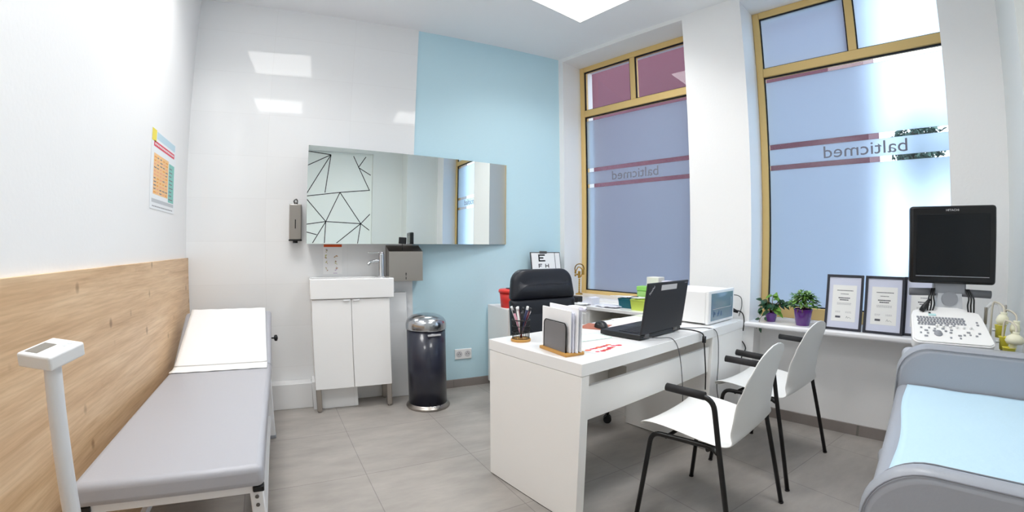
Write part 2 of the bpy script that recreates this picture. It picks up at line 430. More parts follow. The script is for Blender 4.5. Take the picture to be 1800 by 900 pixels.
# ------------------------------------------------------------------ windows
def window(name, t0, t1, split, film_top):
    r = thing(name, None, None, CW, WR); r['kind'] = 'structure'
    y0, y1 = .25, .32; zb, zt = .70, 2.95; fw = .05
    trz = 2.50; zb_g = .78; trw = .065
    def S(o): o['kind'] = 'structure'; return o
    b = B(); bv = .004
    b.box(t0, t0 + fw, y0, y1, zb, zt, bv, 1); b.box(t1 - fw, t1, y0, y1, zb, zt, bv, 1)
    b.box(t0 + fw, t1 - fw, y0, y1, zt - fw, zt, bv, 1); b.box(t0 + fw, t1 - fw, y0, y1, zb, zb_g, bv, 1)
    b.box(t0 + fw, t1 - fw, y0 - .004, y1, trz - trw, trz, bv, 1); b.box(split - .026, split + .026, y0 + .002, y1, trz, zt - fw, bv, 1)
    S(b.obj('window_frame', gold, r))
    b = B(); g = .008
    def ring(a0, a1, z0, z1):
        b.box(a0, a0 + g, y0 + .012, y0 + .03, z0, z1); b.box(a1 - g, a1, y0 + .012, y0 + .03, z0, z1)
        b.box(a0, a1, y0 + .012, y0 + .03, z0, z0 + g); b.box(a0, a1, y0 + .012, y0 + .03, z1 - g, z1)
    ring(t0 + fw, t1 - fw, zb_g, trz - trw); ring(t0 + fw, split - .026, trz, zt - fw); ring(split + .026, t1 - fw, trz, zt - fw)
    S(b.obj('gasket', gasket_m, r))
    yg = y0 + .022
    for a0, a1, n in ((t0 + fw, split - .026, 0), (split + .026, t1 - fw, 1)):
        S(B().box(a0, a1, yg, yg + .006, trz, zt - fw).obj('pane', frost_g if film_top else clear_g, r))
    # main pane: clear strips show between areas of frosted film
    cz = [(zb_g, 1.742, 0), (1.742, 1.778, 1), (1.778, 1.892, 0), (1.892, 1.93, 1), (1.93, 2.395, 0), (2.395, trz - trw, 1)]
    for clear, nm in ((0, 'frosted_pane'), (1, 'clear_strip')):
        b = B()
        for z0, z1, c in cz:
            if c == clear: b.box(t0 + fw, t1 - fw, yg, yg + .006, z0, z1)
        S(b.obj(nm, clear_g if clear else frost_g, r))
    return r
win1 = window('window_1', .055, 1.368, .665, False)
win2 = window('window_2', 1.768, 3.028, 2.43, True)
for wn_, tc, wd in ((win1, .643, .484), (win2, 2.453, .507)):
    # reads from the street, so it is mirror-reversed from inside the room
    o = text('lettering', 'balticmed', .118, letter_m, wn_, (tc, .2705, 1.797), (R(90), 0, 0), (-1, 1, 1), .0006)
    wd0 = o.dimensions.x or 1
    bpy.context.view_layer.update(); wd0 = max(v.co.x for v in o.data.vertices) - min(v.co.x for v in o.data.vertices)
    o.scale = (-wd / wd0, 1, 1); o['kind'] = 'structure'
o = B().box(1.745, 2.93, -.045, .05, .655, .69, .012, 3).prism([(1.768, .03), (2.925, .03), (3.025, .25), (1.768, .25)], .656, .6899).obj('window_sill', mat('white_sill_lacquer', (240, 240, 243), .25, coat=.3), win2); o['kind'] = 'structure'
o = B().prism([(.058, .001), (1.30, .001), (1.365, .25), (.058, .25)], .735, .748).obj('window_sill', mat('white_sill_lacquer', (240, 240, 243), .25), win1); o['kind'] = 'structure'

# ------------------------------------------------------------------ outside the windows
def outside():
    fa = thing('building', 'plum coloured building across the street seen through the clear window strips', 'building', CW, WR)
    B().box(-7, 2.335, 2.0, 3.4, -.6, 9).obj('facade', facade_m, fa)
    for t in (-5.2, -3.4): B().box(t, t + .9, 1.96, 2.0, .6, 2.2).obj('window', mat('dark_window', (60, 66, 80), .2), fa)
    B().box(-1.27, -1.20, 1.93, 1.999, -.5, 9).obj('drainpipe', mat('ochre_pipe', (176, 140, 110), .5), fa)
    s = B().box(-9, 14, .46, 22, -.7, -.6).obj('street', asphalt); place(s, CW, WR); s['kind'] = 'structure'
    rnd = random.Random(3)
    for tx, ty, h, sp, lab in ((2.75, 6.2, 3.3, .42, 'dusty green tree outside beside the plum building'), (3.75, 6.4, 3.3, .55, 'dusty green tree outside, further right near the pillar')):
        tr = thing('tree', lab, 'tree', tuple(Vector(CW) + tw * tx + nw * ty - Vector((0, 0, .6))), 0, 'trees outside the window')
        b = B(); b.tube(smoothpath([(0, 0, 0), (.04, .03, 1.2), (-.03, 0, 2.2), (0, 0, h + .5)]), .1, 8, radii=None)
        for k in range(7):
            a = rnd.uniform(0, 6.28); z = rnd.uniform(2.6, h); b.tube([(0, 0, z), (math.cos(a) * .3, math.sin(a) * .3, z + .35)], .025, 6)
        b.obj('trunk', bark, tr)
        b = B()
        for k in range(1500):
            a = rnd.uniform(0, 6.28); u = rnd.uniform(-1, 1); q = rnd.uniform(.25, 1) ** .6
            p = Vector((math.cos(a) * math.sqrt(1 - u * u), math.sin(a) * math.sqrt(1 - u * u), u)) * q
            p = Vector((p.x * sp, p.y * sp, 3.45 + p.z * .75))
            b.leaf(p, (rnd.uniform(-1, 1), rnd.uniform(-1, 1), rnd.uniform(-1, .6)), (rnd.uniform(-1, 1), rnd.uniform(-1, 1), 1), rnd.uniform(.07, .12), .06)
        b.obj('foliage', tree_leaf, tr)
outside()

# ------------------------------------------------------------------ ceiling lights
def panel(x, y, rz, label):
    t = thing('ceiling_light', label, 'ceiling light', (x, y, H), rz, 'square ceiling light panels')
    b = B(); h = .3
    for a in ((-h, h, -h, -h + .014), (-h, h, h - .014, h), (-h, -h + .014, -h + .014, h - .014), (h - .014, h, -h + .014, h - .014)): b.box(a[0], a[1], a[2], a[3], -.012, 0)
    b.obj('light_frame', plastic_w, t)
    B().box(-h + .014, h - .014, -h + .014, h - .014, -.008, -.0005).obj('diffuser', light_m, t)
    ld = bpy.data.lights.new('panel_light', 'AREA'); ld.shape = 'SQUARE'; ld.size = .56; ld.energy = LAMP_POWER; ld.spread = LAMP_SPREAD; ld.color = (1, .995, .98)
    lo = bpy.data.objects.new('panel_light', ld); COL.objects.link(lo); lo.parent = t; lo.location = (0, 0, -.0125)
panel(2.545, 2.365, R(12), 'square light panel in the ceiling, cut by the top edge of the photo')
panel(.56, 2.33, R(4), 'square light panel above the grey treatment couch')
panel(.50, .90, R(2), 'square light panel above the weighing scale')
panel(2.33, .89, R(6), 'square light panel above the white chairs by the desk')

# ------------------------------------------------------------------ wash place on the back wall
def washplace():
    yf = 3.185
    t = thing('vanity_cabinet', 'white two-door vanity cabinet on steel legs under the wash basin', 'cabinet', (0, 0, 0))
    B().box(.872, 1.425, yf + .018, D - .014, .178, .812, .002, 1).obj('body', foil_w, t)
    for i, (x0, x1) in enumerate(((.872, 1.147), (1.151, 1.425))):
        d = B().box(x0, x1, yf, yf + .017, .175, .814, .0015, 1).obj('door', lacquer_w, t)
        hx = 1.09 if i == 0 else 1.16
        B().box(hx, hx + .045, yf - .012, yf + .001, .800, .812, .004, 2).obj('handle', metal_w, d)
    for x, y in ((.892, yf + .03), (1.405, yf + .03), (1.405, 3.40), (.892, 3.40)):
        b = B(); b.box(x - .019, x + .019, y - .019, y + .019, .012, .178, .003, 1); b.cyl((x, y, 0), (x, y, .013), .013, 12)
        b.obj('leg', steel, t)
    # basin
    o = thing('wash_basin', 'shallow white rectangular wash basin on the vanity cabinet', 'wash basin', (0, 0, 0))
    b = B(); x0, x1, y0, y1, z0, z1 = .862, 1.458, yf - .012, D - .014, .818, .958; wl = .022
    b.box(x0 + .015, x1 - .05, y0 + .015, y1 - .03, z0 + .002, z0 + .05); b.box(x0, x1, y0, y0 + wl, z0, z1, .005, 2); b.box(x0, x1, y1 - .07, y1, z0, z1, .005, 2)
    b.box(x0 + .0006, x0 + wl, y0 + wl - .006, y1 - .064, z0 + .0006, z1 - .0006, .001, 1); b.box(x1 - .11, x1 - .0006, y0 + wl - .006, y1 - .064, z0 + .0006, z1 - .0006, .001, 1)
    b.obj('bowl', ceramic, o)
    B().lathe([(.0, 0), (.022, .002), (.022, .004), (0, .006)], (1.12, 3.31, z0 + .05)).obj('drain', chrome, o)
    # tap
    o = thing('tap', 'chrome single lever tap standing on the right side of the wash basin', 'tap', (1.395, 3.33, .958))
    b = B(); b.lathe([(.026, 0), (.026, .006), (.022, .012), (.022, .165), (.02, .172), (0, .175)]); b.obj('body', chrome, o)
    b = B(); b.tube(smoothpath([(-.01, 0, .115), (-.05, -.01, .118), (-.085, -.015, .108), (-.105, -.02, .09)]), .011, 12); b.obj('spout', chrome, o)
    b = B(); b.box(-.105, .018, -.013, .013, .176, .183, .003, 2); b.cyl((.0, 0, .17), (0, 0, .182), .02, 16); b.obj('lever', chrome, o)
    # mirror, mounted on a wedge so that it faces the room
    a = R(8.2); o = thing('mirror', 'wide frameless mirror across the white tiles and the blue wall', 'mirror', (.841, D - .244, 0), a)
    wd = 1.66
    B().box(0, wd, -.006, 0, 1.200, 1.884).obj('glass', mirror_m, o)
    B().prism([(.012, .0005), (wd - .012, .0005), (.012 + .22 * math.sin(a), .215)], 1.21, 1.876).obj('backing', grey_p, o)
    # soap dispenser
    o = thing('soap_dispenser', 'slim brushed steel soap dispenser on the white tiles left of the mirror', 'soap dispenser', (.765, D - .012, 1.21))
    B().box(-.044, .044, -.085, 0, .02, .275, .006, 2).obj('housing', steel, o)
    B().box(-.0035, .0035, -.0865, -.084, .10, .165, .001, 1).obj('window_slot', ink, o)
    b = B(); b.box(-.047, .047, -.088, -.01, .012, .022, .002, 1); b.cyl((0, -.05, -.004), (0, -.05, .014), .018, 14); b.obj('nozzle', black_p, o)
    b = B(); b.cyl((.002, -.05, .27), (.002, -.05, .292), .014, 14); b.tube(smoothpath([(-.008, -.05, .285), (-.012, -.05, .30), (.004, -.05, .312), (.014, -.05, .295)]), .005, 8); b.obj('lock', dark_steel, o)
    # towel dispenser
    o = thing('paper_towel_dispenser', 'brushed steel paper towel dispenser on the wall right of the tap', 'paper towel dispenser', (1.583, D - .012, .922))
    b = B(); w2 = .132; d = .128
    b.prism([(0, .0), (-d, 0), (-d, .222), (0, .266)], -w2, w2, 'X'); b.obj('housing', steel, o)
    b = B(); b.box(-w2 - .002, w2 + .002, -.006, 0.001, -.001, .268); b.obj('back_plate', dark_steel, o)
    b = B(); b.box(-.003, .003, -d - .001, -d + .002, .012, .03); b.box(-.002, .002, -d - .001, -d + .002, .036, .05); b.prism([(-.006, .05), (.006, .05), (0, .068)], -d - .001, -d + .002, 'Y'); b.obj('key_slot', black_p, o)
    o = thing('sensor', 'small black box with a thin wire at the mirror edge above the towel dispenser', 'sensor', (1.552, D - .150, 1.178))
    B().box(-.03, .03, -.006, .006, .023, .073, .004, 2, rot=Euler((0, R(3), 0)).to_matrix().to_4x4(), piv=(0, 0, .03)).obj('box', black_p, o)
    B().tube(smoothpath([(0, 0, .024), (0, .002, .008), (.0, .0, -.012), (.0, .004, -.03)]), .0018, 6).obj('wire', black_p, o)
    # hand washing notice
    o = thing('notice', 'white hand washing notice with an orange header on the tiles below the mirror', 'notice', (.97, D - .0125, .975))
    B().box(0, .142, -.001, .0, 0, .222).obj('sheet', mat('notice_paper', (244, 244, 244), .5), o)
    B().box(.004, .14, -.0016, -.001, .203, .222).obj('header', ored_k, o)
    b = B(); rnd = random.Random(5)
    for (x, z) in [(.02, .175), (.02, .13), (.09, .13), (.02, .085), (.09, .085), (.02, .04), (.09, .04)]:
        for k in range(4):
            px, pz = x + rnd.uniform(-.004, .012), z + rnd.uniform(-.012, .014); sz = rnd.uniform(.006, .012); a2 = rnd.uniform(0, 3)
            c, s2 = math.cos(a2) * sz, math.sin(a2) * sz * .6
            b.quad([(px - c, -.0014, pz - s2), (px - s2 * .5, -.0014, pz + c * .5), (px + c, -.0014, pz + s2), (px + s2 * .5, -.0014, pz - c * .5)], rnd.randrange(3))
    b.box(.075, .105, -.0014, -.001, .006, .010, m=2)
    b.obj('pictograms', [mat('olive_print', (190, 190, 110), .7), mat('brown_print', (190, 150, 110), .7), mat('mauve_print', (200, 180, 210), .7)], o)
    # double socket
    o = thing('power_socket', 'white double power socket low on the light blue wall', 'socket', (2.018, D, .242))
    b = B(); b.box(0, .15, -.009, 0, 0, .088, .004, 2); b.obj('cover', plastic_w, o)
    for x in (.038, .112):
        b = B(); b.cyl((x, -.0105, .044), (x, -.009, .044), .027, 28); s1 = b.obj('outlet', mat('socket_shadow_grey', (205, 205, 208), .4), o)
        b = B(); b.cyl((x - .009, -.0112, .044), (x - .009, -.010, .044), .0035, 10); b.cyl((x + .009, -.0112, .044), (x + .009, -.010, .044), .0035, 10); b.cyl((x, -.0112, .057), (x, -.010, .057), .003, 10)
        b.obj('holes', ink, s1)
washplace()

# pedal bin
def bin_():
    t = thing('pedal_bin', 'tall midnight blue pedal bin with a domed steel lid', 'bin', (1.678, 3.118, 0), R(8))
    B().lathe([(0, .03), (.142, .03), (.142, .59), (0, .59)], seg=48).obj('body', navy, t)
    B().lathe([(0, 0), (.158, 0), (.163, .008), (.160, .018), (.146, .024), (.146, .034), (0, .034)], seg=48).obj('base_ring', steel, t)
    B().lathe([(0, .588), (.147, .588), (.149, .598), (.149, .625), (.144, .648), (.13, .668), (.105, .684), (.07, .695), (.035, .70), (0, .701)], seg=48).obj('lid', mat('polished_steel', (190, 192, 196), .2, 1.0), t)
    B().box(-.05, .05, -.147, -.138, .555, .568, .001, 1).obj('badge', silver, t)
    b = B(); b.tube(bend([(-.045, -.13, .062), (-.06, -.185, .05), (.015, -.195, .045), (.0, -.13, .062)], .015), .0035, 8)
    b.tube([(-.02, -.19, .046), (.02, -.16, .02)], .003, 8); b.obj('pedal', chrome, t)
bin_()

# poster on the left wall
def poster():
    t = thing('poster', 'colourful medical table poster on the left wall above the wood panel', 'poster', (.001, 2.606, 1.385))
    L, Hh = .50, .425
    # local y runs along the wall away from the camera, z up
    B().box(0, .0015, 0, L, 0, Hh).obj('sheet', mat('poster_paper', (240, 243, 246), .6), t)
    def bx(n, m_, y0, y1, z0, z1, x=.0019): B().box(.0015, x, y0, y1, z0, z1).obj(n, m_, t)
    bx('yellow_corner', yellow_k, .0, .08, .36, .425)
    bx('header_band', lblue_k, .09, .47, .38, .42)
    bx('banner', pink_k, .04, .46, .335, .365)
    bx('table', orange_k, .05, .34, .08, .30)
    bx('side_column', teal_k, .35, .47, .06, .29)
    bx('footer', grey_k, .03, .47, .035, .055)
    b = B(); rnd = random.Random(2)
    for i in range(11):
        for j in range(5):
            y = .058 + j * .056; z = .088 + i * .019
            b.box(.0019, .0022, y, y + rnd.uniform(.025, .045), z, z + .006, m=rnd.randrange(3))
    for i in range(9): b.box(.0019, .0022, .36, .36 + rnd.uniform(.05, .09), .075 + i * .023, .081 + i * .023, m=2)
    for i in range(14): b.box(.0019, .0022, .06 + i * .028, .078 + i * .028, .345, .356, m=3)
    for i in range(16): b.box(.0019, .0022, .04 + i * .026, .055 + i * .026, .012, .018, m=2)
    b.obj('print', [mat('amber_print', (238, 160, 70), .7), mat('salmon_print', (240, 168, 140), .7), grey_ink, paper], t)
poster()

# weighing scale with column display
def scale():
    t = thing('weighing_scale', 'white column weighing scale with a display head in front of the wood panel', 'weighing scale', (.288, 1.0, 0), R(-3))
    b = B(); b.tube([(0, 0, .055), (0, 0, .93), (0, 0, .955)], .015, 20, radii=[.0165, .0155, .015])
    b.obj('column', metal_w, t)
    # head: shallow wedge tilted toward the platform
    rot = Euler((R(9), R(5), R(-17))).to_matrix().to_4x4(); pv = (0, 0, .975)
    b = B(); b.box(-.037, .040, -.043, .043, .962, .991, .005, 3, rot=rot, piv=pv); hd = b.obj('display_head', plastic_w, t)
    B().box(-.027, .002, -.033, .014, .9905, .9920, .001, 1, rot=rot, piv=pv).obj('display', lcd_m, hd)
    b = B(); b.box(.016, .024, .010, .017, .9905, .9916, rot=rot, piv=pv); b.box(.016, .024, .022, .029, .9905, .9916, rot=rot, piv=pv); b.obj('buttons', lgrey_p, hd)
    B().box(-.16, .14, -.31, .05, .02, .06, .012, 3).obj('platform', plastic_w, t)
    for x in (-.13, .11):
        for y in (-.28, .02): B().cyl((x, y, 0), (x, y, .021), .018, 14).obj('foot', black_p, t)
scale()

# ------------------------------------------------------------------ treatment couch on the left
def couch():
    t = thing('treatment_couch', 'light grey treatment couch with raised headrest along the wood panel', 'treatment couch', (.345, 2.2, 0), R(1.3))
    # local: y along the couch, y=-.80 foot end ... y=.55 hinge
    hw = .275; y0, yh = -.79, .55
    def pad(n, ya, yb, z0, z1, rot=None, piv=None):
        b = B(); b.box(-hw, hw, ya, yb, z0, z1, .022, 5, rot=rot, piv=piv); return b.obj(n, vinyl, t)
    pad('seat_pad', y0, yh, .43, .505)
    rot = Euler((R(30), 0, 0)).to_matrix().to_4x4(); pv = (0, yh, .47)
    pad('head_pad', yh + .005, yh + .52, .435, .505, rot, pv)
    b = B()
    b.box(-.255, .255, y0 + .03, y0 + .055, .40, .432); b.box(-.255, .255, yh - .03, yh, .40, .432)
    for x in (-.25, .235): b.box(x, x + .016, y0 + .03, 1.0, .398, .432)
    b.box(-.255, .255, .97, 1.0, .40, .432); b.box(-.02, .01, y0 + .04, yh, .402, .43)
    b.obj('frame', metal_w, t)
    for x in (-.262, .222):
        for y in (y0 + .05, .62):
            b = B(); b.box(x, x + .042, y, y + .042, .02, .40, .003, 1); l = b.obj('leg', metal_w, t)
            b = B(); b.box(x - .003, x + .045, y - .003, y + .045, 0, .022, .003, 1); b.obj('foot_cap', grey_p, l)
            if y < 0:
                b = B()
                for z in (.345, .375): b.cyl((x + .021, y - .004, z), (x + .021, y + .001, z), .0065, 8)
                b.obj('bolts', dark_steel, l)
    b = B(); b.box(-.245, .245, .635, .65, .14, .17); b.box(-.245, .245, y0 + .06, y0 + .08, .12, .15)
    b.box(-.245, -.225, y0 + .06, .64, .12, .15); b.box(.225, .245, y0 + .06, .64, .12, .15); b.obj('stretcher', metal_w, t)
    for x in (-.27, .235):
        B().box(x, x + .035, y0 + .02, y0 + .055, .405, .425, .003, 1).obj('end_cap', black_p, t)
    b = B(); b.cyl((.275, .80, .60), (.30, .80, .60), .005, 8); b.lathe([(.004, .018), (.006, .02), (.02, .025), (.02, .04), (.006, .045)], (.27, .80, .60), 10, axis='X'); b.obj('knob', black_p, t)
    # disposable white sheet lying over the headrest
    c, sn = math.cos(R(30)), math.sin(R(30))
    def f(u, v):
        x = -.232 + v * .468; L = u * .70; y1 = yh - .13
        if L < .13: y, z = y1 + L, .5085
        else:
            q = L - .13; qq = min(q, .535); yy, zz = qq, .0385
            y, z = yh + yy * c - zz * sn - .012, .47 + yy * sn + zz * c + .002
            if q > .535: y += .03; z -= (q - .535) * .8
        k = min(1, abs(L - .13) / .06); y = y * 1.0; z = z + (1 - k) * .008
        x += (1 - u) * (-.035 if v < .5 else .02) * abs(v - .5) * 2
        z += .0012 * math.sin(x * 60 + y * 22) * math.sin(y * 47)
        return (x, y, z)
    o = B().grid(f, 60, 24).obj('disposable_sheet', sheet_w, None, [('SOLIDIFY', dict(thickness=.0015, offset=1))])
    tag(place(o, (.345, 2.2, 0), R(1.3)), 'white disposable sheet laid over the raised headrest of the grey couch', 'sheet')
couch()

# ------------------------------------------------------------------ desk
DO = Vector((1.788, 1.371, 0)); DR = .187
DT = .73
def dpt(u, v, z=DT): return tuple(DO + Vector((math.cos(DR) * u - math.sin(DR) * v, math.sin(DR) * u + math.cos(DR) * v, z)))
def desk():
    t = thing('desk', 'white desk with thick top and solid side panel in the middle of the room', 'desk', tuple(DO), DR)
    B().box(0, 1.52, 0, .625, .678, .73, .0015, 1).obj('desktop', lacquer_w, t)
    B().box(.002, .048, .002, .623, .004, .677, .0015, 1).obj('side_panel', foil_w, t)
    B().box(.049, 1.095, .02, .038, .475, .622, .001, 1).obj('modesty_panel', foil_w, t)
    B().box(.049, 1.095, .50, .518, .60, .677, .001, 1).obj('rear_rail', foil_w, t)
    B().box(1.096, 1.518, .002, .60, .004, .677, .0015, 1).obj('pedestal', foil_w, t)
    for k in range(3):
        d = B().box(1.10, 1.51, .601, .617, .04 + k * .21, .235 + k * .21, .001, 1).obj('drawer', foil_w, t)
        B().box(1.26, 1.36, .617, .625, .20 + k * .21, .208 + k * .21).obj('handle', steel, d)
    B().box(.004, .046, .02, .6, 0, .0045).obj('glide', black_p, t); B().box(1.1, 1.51, .01, .59, 0, .0045).obj('glide', black_p, t)
desk()

def laptop():
    t = thing('laptop', 'open black laptop seen from behind on the white desk', 'laptop', dpt(.715, .105), DR + R(1))
    hw = .195
    b = B(); b.box(-hw, hw, .0, .255, .004, .028, .004, 2); base = b.obj('base', black_p, t)
    b = B()
    for i in range(14):
        for j in range(5): b.box(-.165 + i * .0236, -.145 + i * .0236, .045 + j * .0225, .064 + j * .0225, .028, .0305)
    b.obj('keys', mat('laptop_key', (36, 37, 42), .5), base)
    B().box(-.045, .045, .175, .235, .028, .0287).obj('touchpad', mat('touchpad_grey', (46, 47, 52), .4), base)
    for x in (-.17, .15):
        for y in (.02, .22): B().box(x, x + .02, y, y + .015, 0, .005).obj('rubber_foot', black_p, base)
    for x in (-.16, .11): B().box(x, x + .04, -.004, .008, .014, .034, .002, 1).obj('hinge', dark_steel, t)
    rot = Euler((R(8), 0, 0)).to_matrix().to_4x4(); pv = (0, 0, .03)
    b = B(); b.box(-hw, hw, -.006, .006, .03, .285, .003, 2, rot=rot, piv=pv); lid = b.obj('lid', mat('soft_black_lid', (30, 30, 35), .5), t)
    b = B(); b.box(-hw + .015, hw - .015, .0061, .0066, .05, .27, rot=rot, piv=pv); b.obj('screen', screen_m, lid)
    b = B(); b.box(-.075, .075, -.0068, -.0058, .245, .272, rot=rot, piv=pv); b.obj('sticker', mat('pale_label', (206, 204, 206), .6), lid)
    text('logo', 'ThinkPad', .0165, silver, lid, (-.158, -.0085 - .030, .243), (R(98), R(-40), 0), (1, 1, 1), .0003)
    text('model_marking', 'Lenovo', .010, grey_ink, lid, (.165, -.0085 - .034, .268), (R(98), 0, 0), (1, 1, 1), .0003)
laptop()
def mouse():
    t = thing('computer_mouse', 'black computer mouse on the brownish pad on the desk', 'mouse', dpt(.66, .475), DR + R(60))
    def f(u, v):
        a = u * 2 * PI; h = v * PI / 2
        return (math.cos(a) * math.cos(h) * .062, math.sin(a) * math.cos(h) * .036, .002 + math.sin(h) * .036)
    B().grid(f, 24, 10).obj('shell', black_p, t)
    B().box(.018, .036, -.003, .003, .024, .035, .002, 1).obj('wheel', grey_p, t)
    tag(place(B().box(-.085, .085, -.075, .075, 0, .003, .001, 1).obj('mouse_pad', mat('orange_brown_print', (170, 104, 84), .6)), dpt(.665, .525), DR + R(20)), 'small brownish orange mouse pad under the black mouse', 'mouse pad')
    t.location.z += .003
mouse()
def letter_holder():
    a = DR + R(-10)
    t = thing('letter_rack', 'grey mesh letter rack on a wooden base near the desk corner', 'letter rack', dpt(.095, .215), a + PI / 2)
    # local x along the rack, -y faces... the room side
    b = B(); b.box(-.105, .105, -.048, .048, 0, .014, .003, 2); b.obj('base', bamboo, t)
    for y in (.036, -.036):
        pts = [(-.085, y, .012), (-.085, y, .125), (-.075, y, .138), (.075, y, .138), (.085, y, .125), (.085, y, .012)]
        b = B(); b.tube(bend(pts, .015), .0028, 8); fr = b.obj('wire_frame', black_m, t)
        b = B(); b.box(-.082, .082, y - .0006, y + .0006, .014, .134); b.obj('mesh_sheet', mesh_m, fr)
    rnd = random.Random(4)
    cols = [(244, 244, 246), (236, 237, 246), (246, 246, 248), (226, 228, 242), (244, 244, 246)]
    for i in range(5):
        y = -.026 + i * .012; h = (.172, .150, .19, .168, .176)[i]; x0 = (-.112, -.10, -.118, -.105, -.10)[i]; x1 = (.09, .105, .098, .112, .12)[i]
        b = B()
        b.box(x0, x1, y - .0025, y + .0025, .015, .015 + h, .0008, 1)
        labs = ('white envelope at the front of the mesh letter rack', 'pale folded letter second in the mesh letter rack', 'tallest white sheaf in the middle of the letter rack', 'bluish white booklet near the back of the letter rack', 'white folder at the very back of the letter rack')
        tag(place(b.obj('envelope', mat('envelope_%d' % i, cols[i], .8)), dpt(.095, .215), a + PI / 2), labs[i], 'envelope', 'papers in the mesh letter rack')
    b = B()
    def f(u, v): return (-.13 + u * .225, -.034 + v * .02 + .004 * math.sin(u * 5), .205 - .075 * max(0, u - .35) ** 1.6 * 1.8 + .004 * math.sin(v * 9) - .02 * (u < .0))
    o = b.grid(f, 18, 6).obj('loose_papers', mat('lilac_paper', (228, 226, 240), .8), None, [('SOLIDIFY', dict(thickness=.012, offset=-1))])
    tag(place(o, dpt(.095, .215), a + PI / 2), 'curled sheaf of loose papers lying over the top of the letter rack', 'papers')
letter_holder()
def pencil_cup():
    p = dpt(.10, .50)
    t = thing('pen_cup', 'black wire mesh pen cup on a round wooden base at the desk corner', 'pen cup', p)
    B().lathe([(0, 0), (.047, 0), (.048, .004), (.048, .010), (.046, .013), (0, .013)]).obj('base', bamboo, t)
    b = B()
    for k in range(26):
        a = 2 * PI * k / 26; b.tube([(math.cos(a) * .040, math.sin(a) * .040, .012), (math.cos(a) * .042, math.sin(a) * .042, .105)], .0011, 5)
    for z in (.014, .045, .075, .105): b.tube([(math.cos(2 * PI * k / 24) * .042, math.sin(2 * PI * k / 24) * .042, z) for k in range(25)], .0016 if z < .1 else .003, 6, cap=False)
    b.obj('wire_cup', black_m, t)
    rnd = random.Random(11)
    spec = [('white', (236, 236, 236)), ('black', (30, 30, 34)), ('dark red', (112, 24, 34)), ('black', (30, 30, 34)), ('silver', (190, 190, 196)), ('pink', (214, 150, 170)), ('white', (236, 236, 236)), ('black', (30, 30, 34)), ('navy', (40, 46, 84)), ('burgundy', (90, 22, 40)), ('grey', (120, 120, 126))]
    pos = ('nearest the letter rack', 'at the left rim', 'in the middle', 'leaning to the left', 'at the front rim', 'leaning toward the letter rack', 'leaning left', 'at the back rim', 'at the right rim', 'behind the white pens', 'leaning forward')
    for i, (n, c) in enumerate(spec):
        a = 2 * PI * i / len(spec) + .3; r0 = .018; r1 = .045 + rnd.uniform(0, .012); L = rnd.uniform(.13, .16)
        p0 = Vector((-math.cos(a) * r0 * .4, -math.sin(a) * r0 * .4, .016)); p1 = Vector((math.cos(a) * r1 * .8, math.sin(a) * r1 * .8, L))
        q = thing('pen', n + ' pen standing in the black mesh cup, ' + pos[i], 'pen', p, 0, 'pens in the mesh cup')
        b = B(); b.tube([p0, p0.lerp(p1, .12), p1], .0055, 8, radii=[.0012, .0055, .0055]); b.obj('barrel', mat('pen_' + n.replace(' ', '_'), c, .35), q)
        b = B(); b.tube([p1, p1 + (p1 - p0).normalized() * .016], .006, 8); b.obj('cap', mat('pen_cap_dark' if i % 2 else 'pen_cap_light', (34, 34, 40) if i % 2 else (232, 232, 234), .35), q)
pencil_cup()
def papers():
    def sheet(u, v, w_, h_, rz, m, label, k=0, name='paper_sheet', cat='paper', grp=None, extra=None):
        b = B(); b.box(-w_ / 2, w_ / 2, -h_ / 2, h_ / 2, 0, .0012)
        if extra: extra(b)
        return tag(place(b.obj(name, m if isinstance(m, list) else [m]), dpt(u, v, DT + .0002 + k * .0013), DR + rz), label, cat, grp)
    def dots(b):
        rnd = random.Random(9)
        for i in range(15):
            x, y, r_ = -.085 + (i % 8) * .024 + rnd.uniform(-.006, .006), (-.02 if i < 8 else .03) + rnd.uniform(-.012, .012), rnd.uniform(.011, .021)
            f = b.bm.faces.new([b.bm.verts.new((x + r_ * math.cos(a), y + r_ * math.sin(a) * .8, .0013)) for a in [2 * PI * q / 12 for q in range(12)]]); f.material_index = 1 + i % 3
    sheet(.285, .13, .23, .155, R(6), [paper, pink_k, mat('red_print', (214, 44, 62), .6), mat('coral_print', (242, 120, 90), .6)], 'white leaflet printed with pink and red blots at the desk corner', 0, 'leaflet', 'leaflet', None, dots)
    def green(b):
        b.box(-.105, .105, .066, .070, .0012, .0015, m=1); b.box(-.105, .105, -.070, -.066, .0012, .0015, m=1); b.box(-.105, -.101, -.07, .07, .0012, .0015, m=1); b.box(.101, .105, -.07, .07, .0012, .0015, m=1)
    sheet(.40, .34, .22, .15, R(-12), [paper, mat('green_print', (84, 184, 150), .6)], 'white card with a green border between letter rack and laptop', 1, 'card', 'card', None, green)
    sheet(.86, .47, .30, .21, R(8), mat('pinkish_paper', (232, 218, 218), .8), 'pale pink paper pad on the desk behind the laptop', 0)
    sheet(1.02, .53, .21, .16, R(-10), paper, 'white sheet beside the pink pad behind the laptop', 1)
papers()

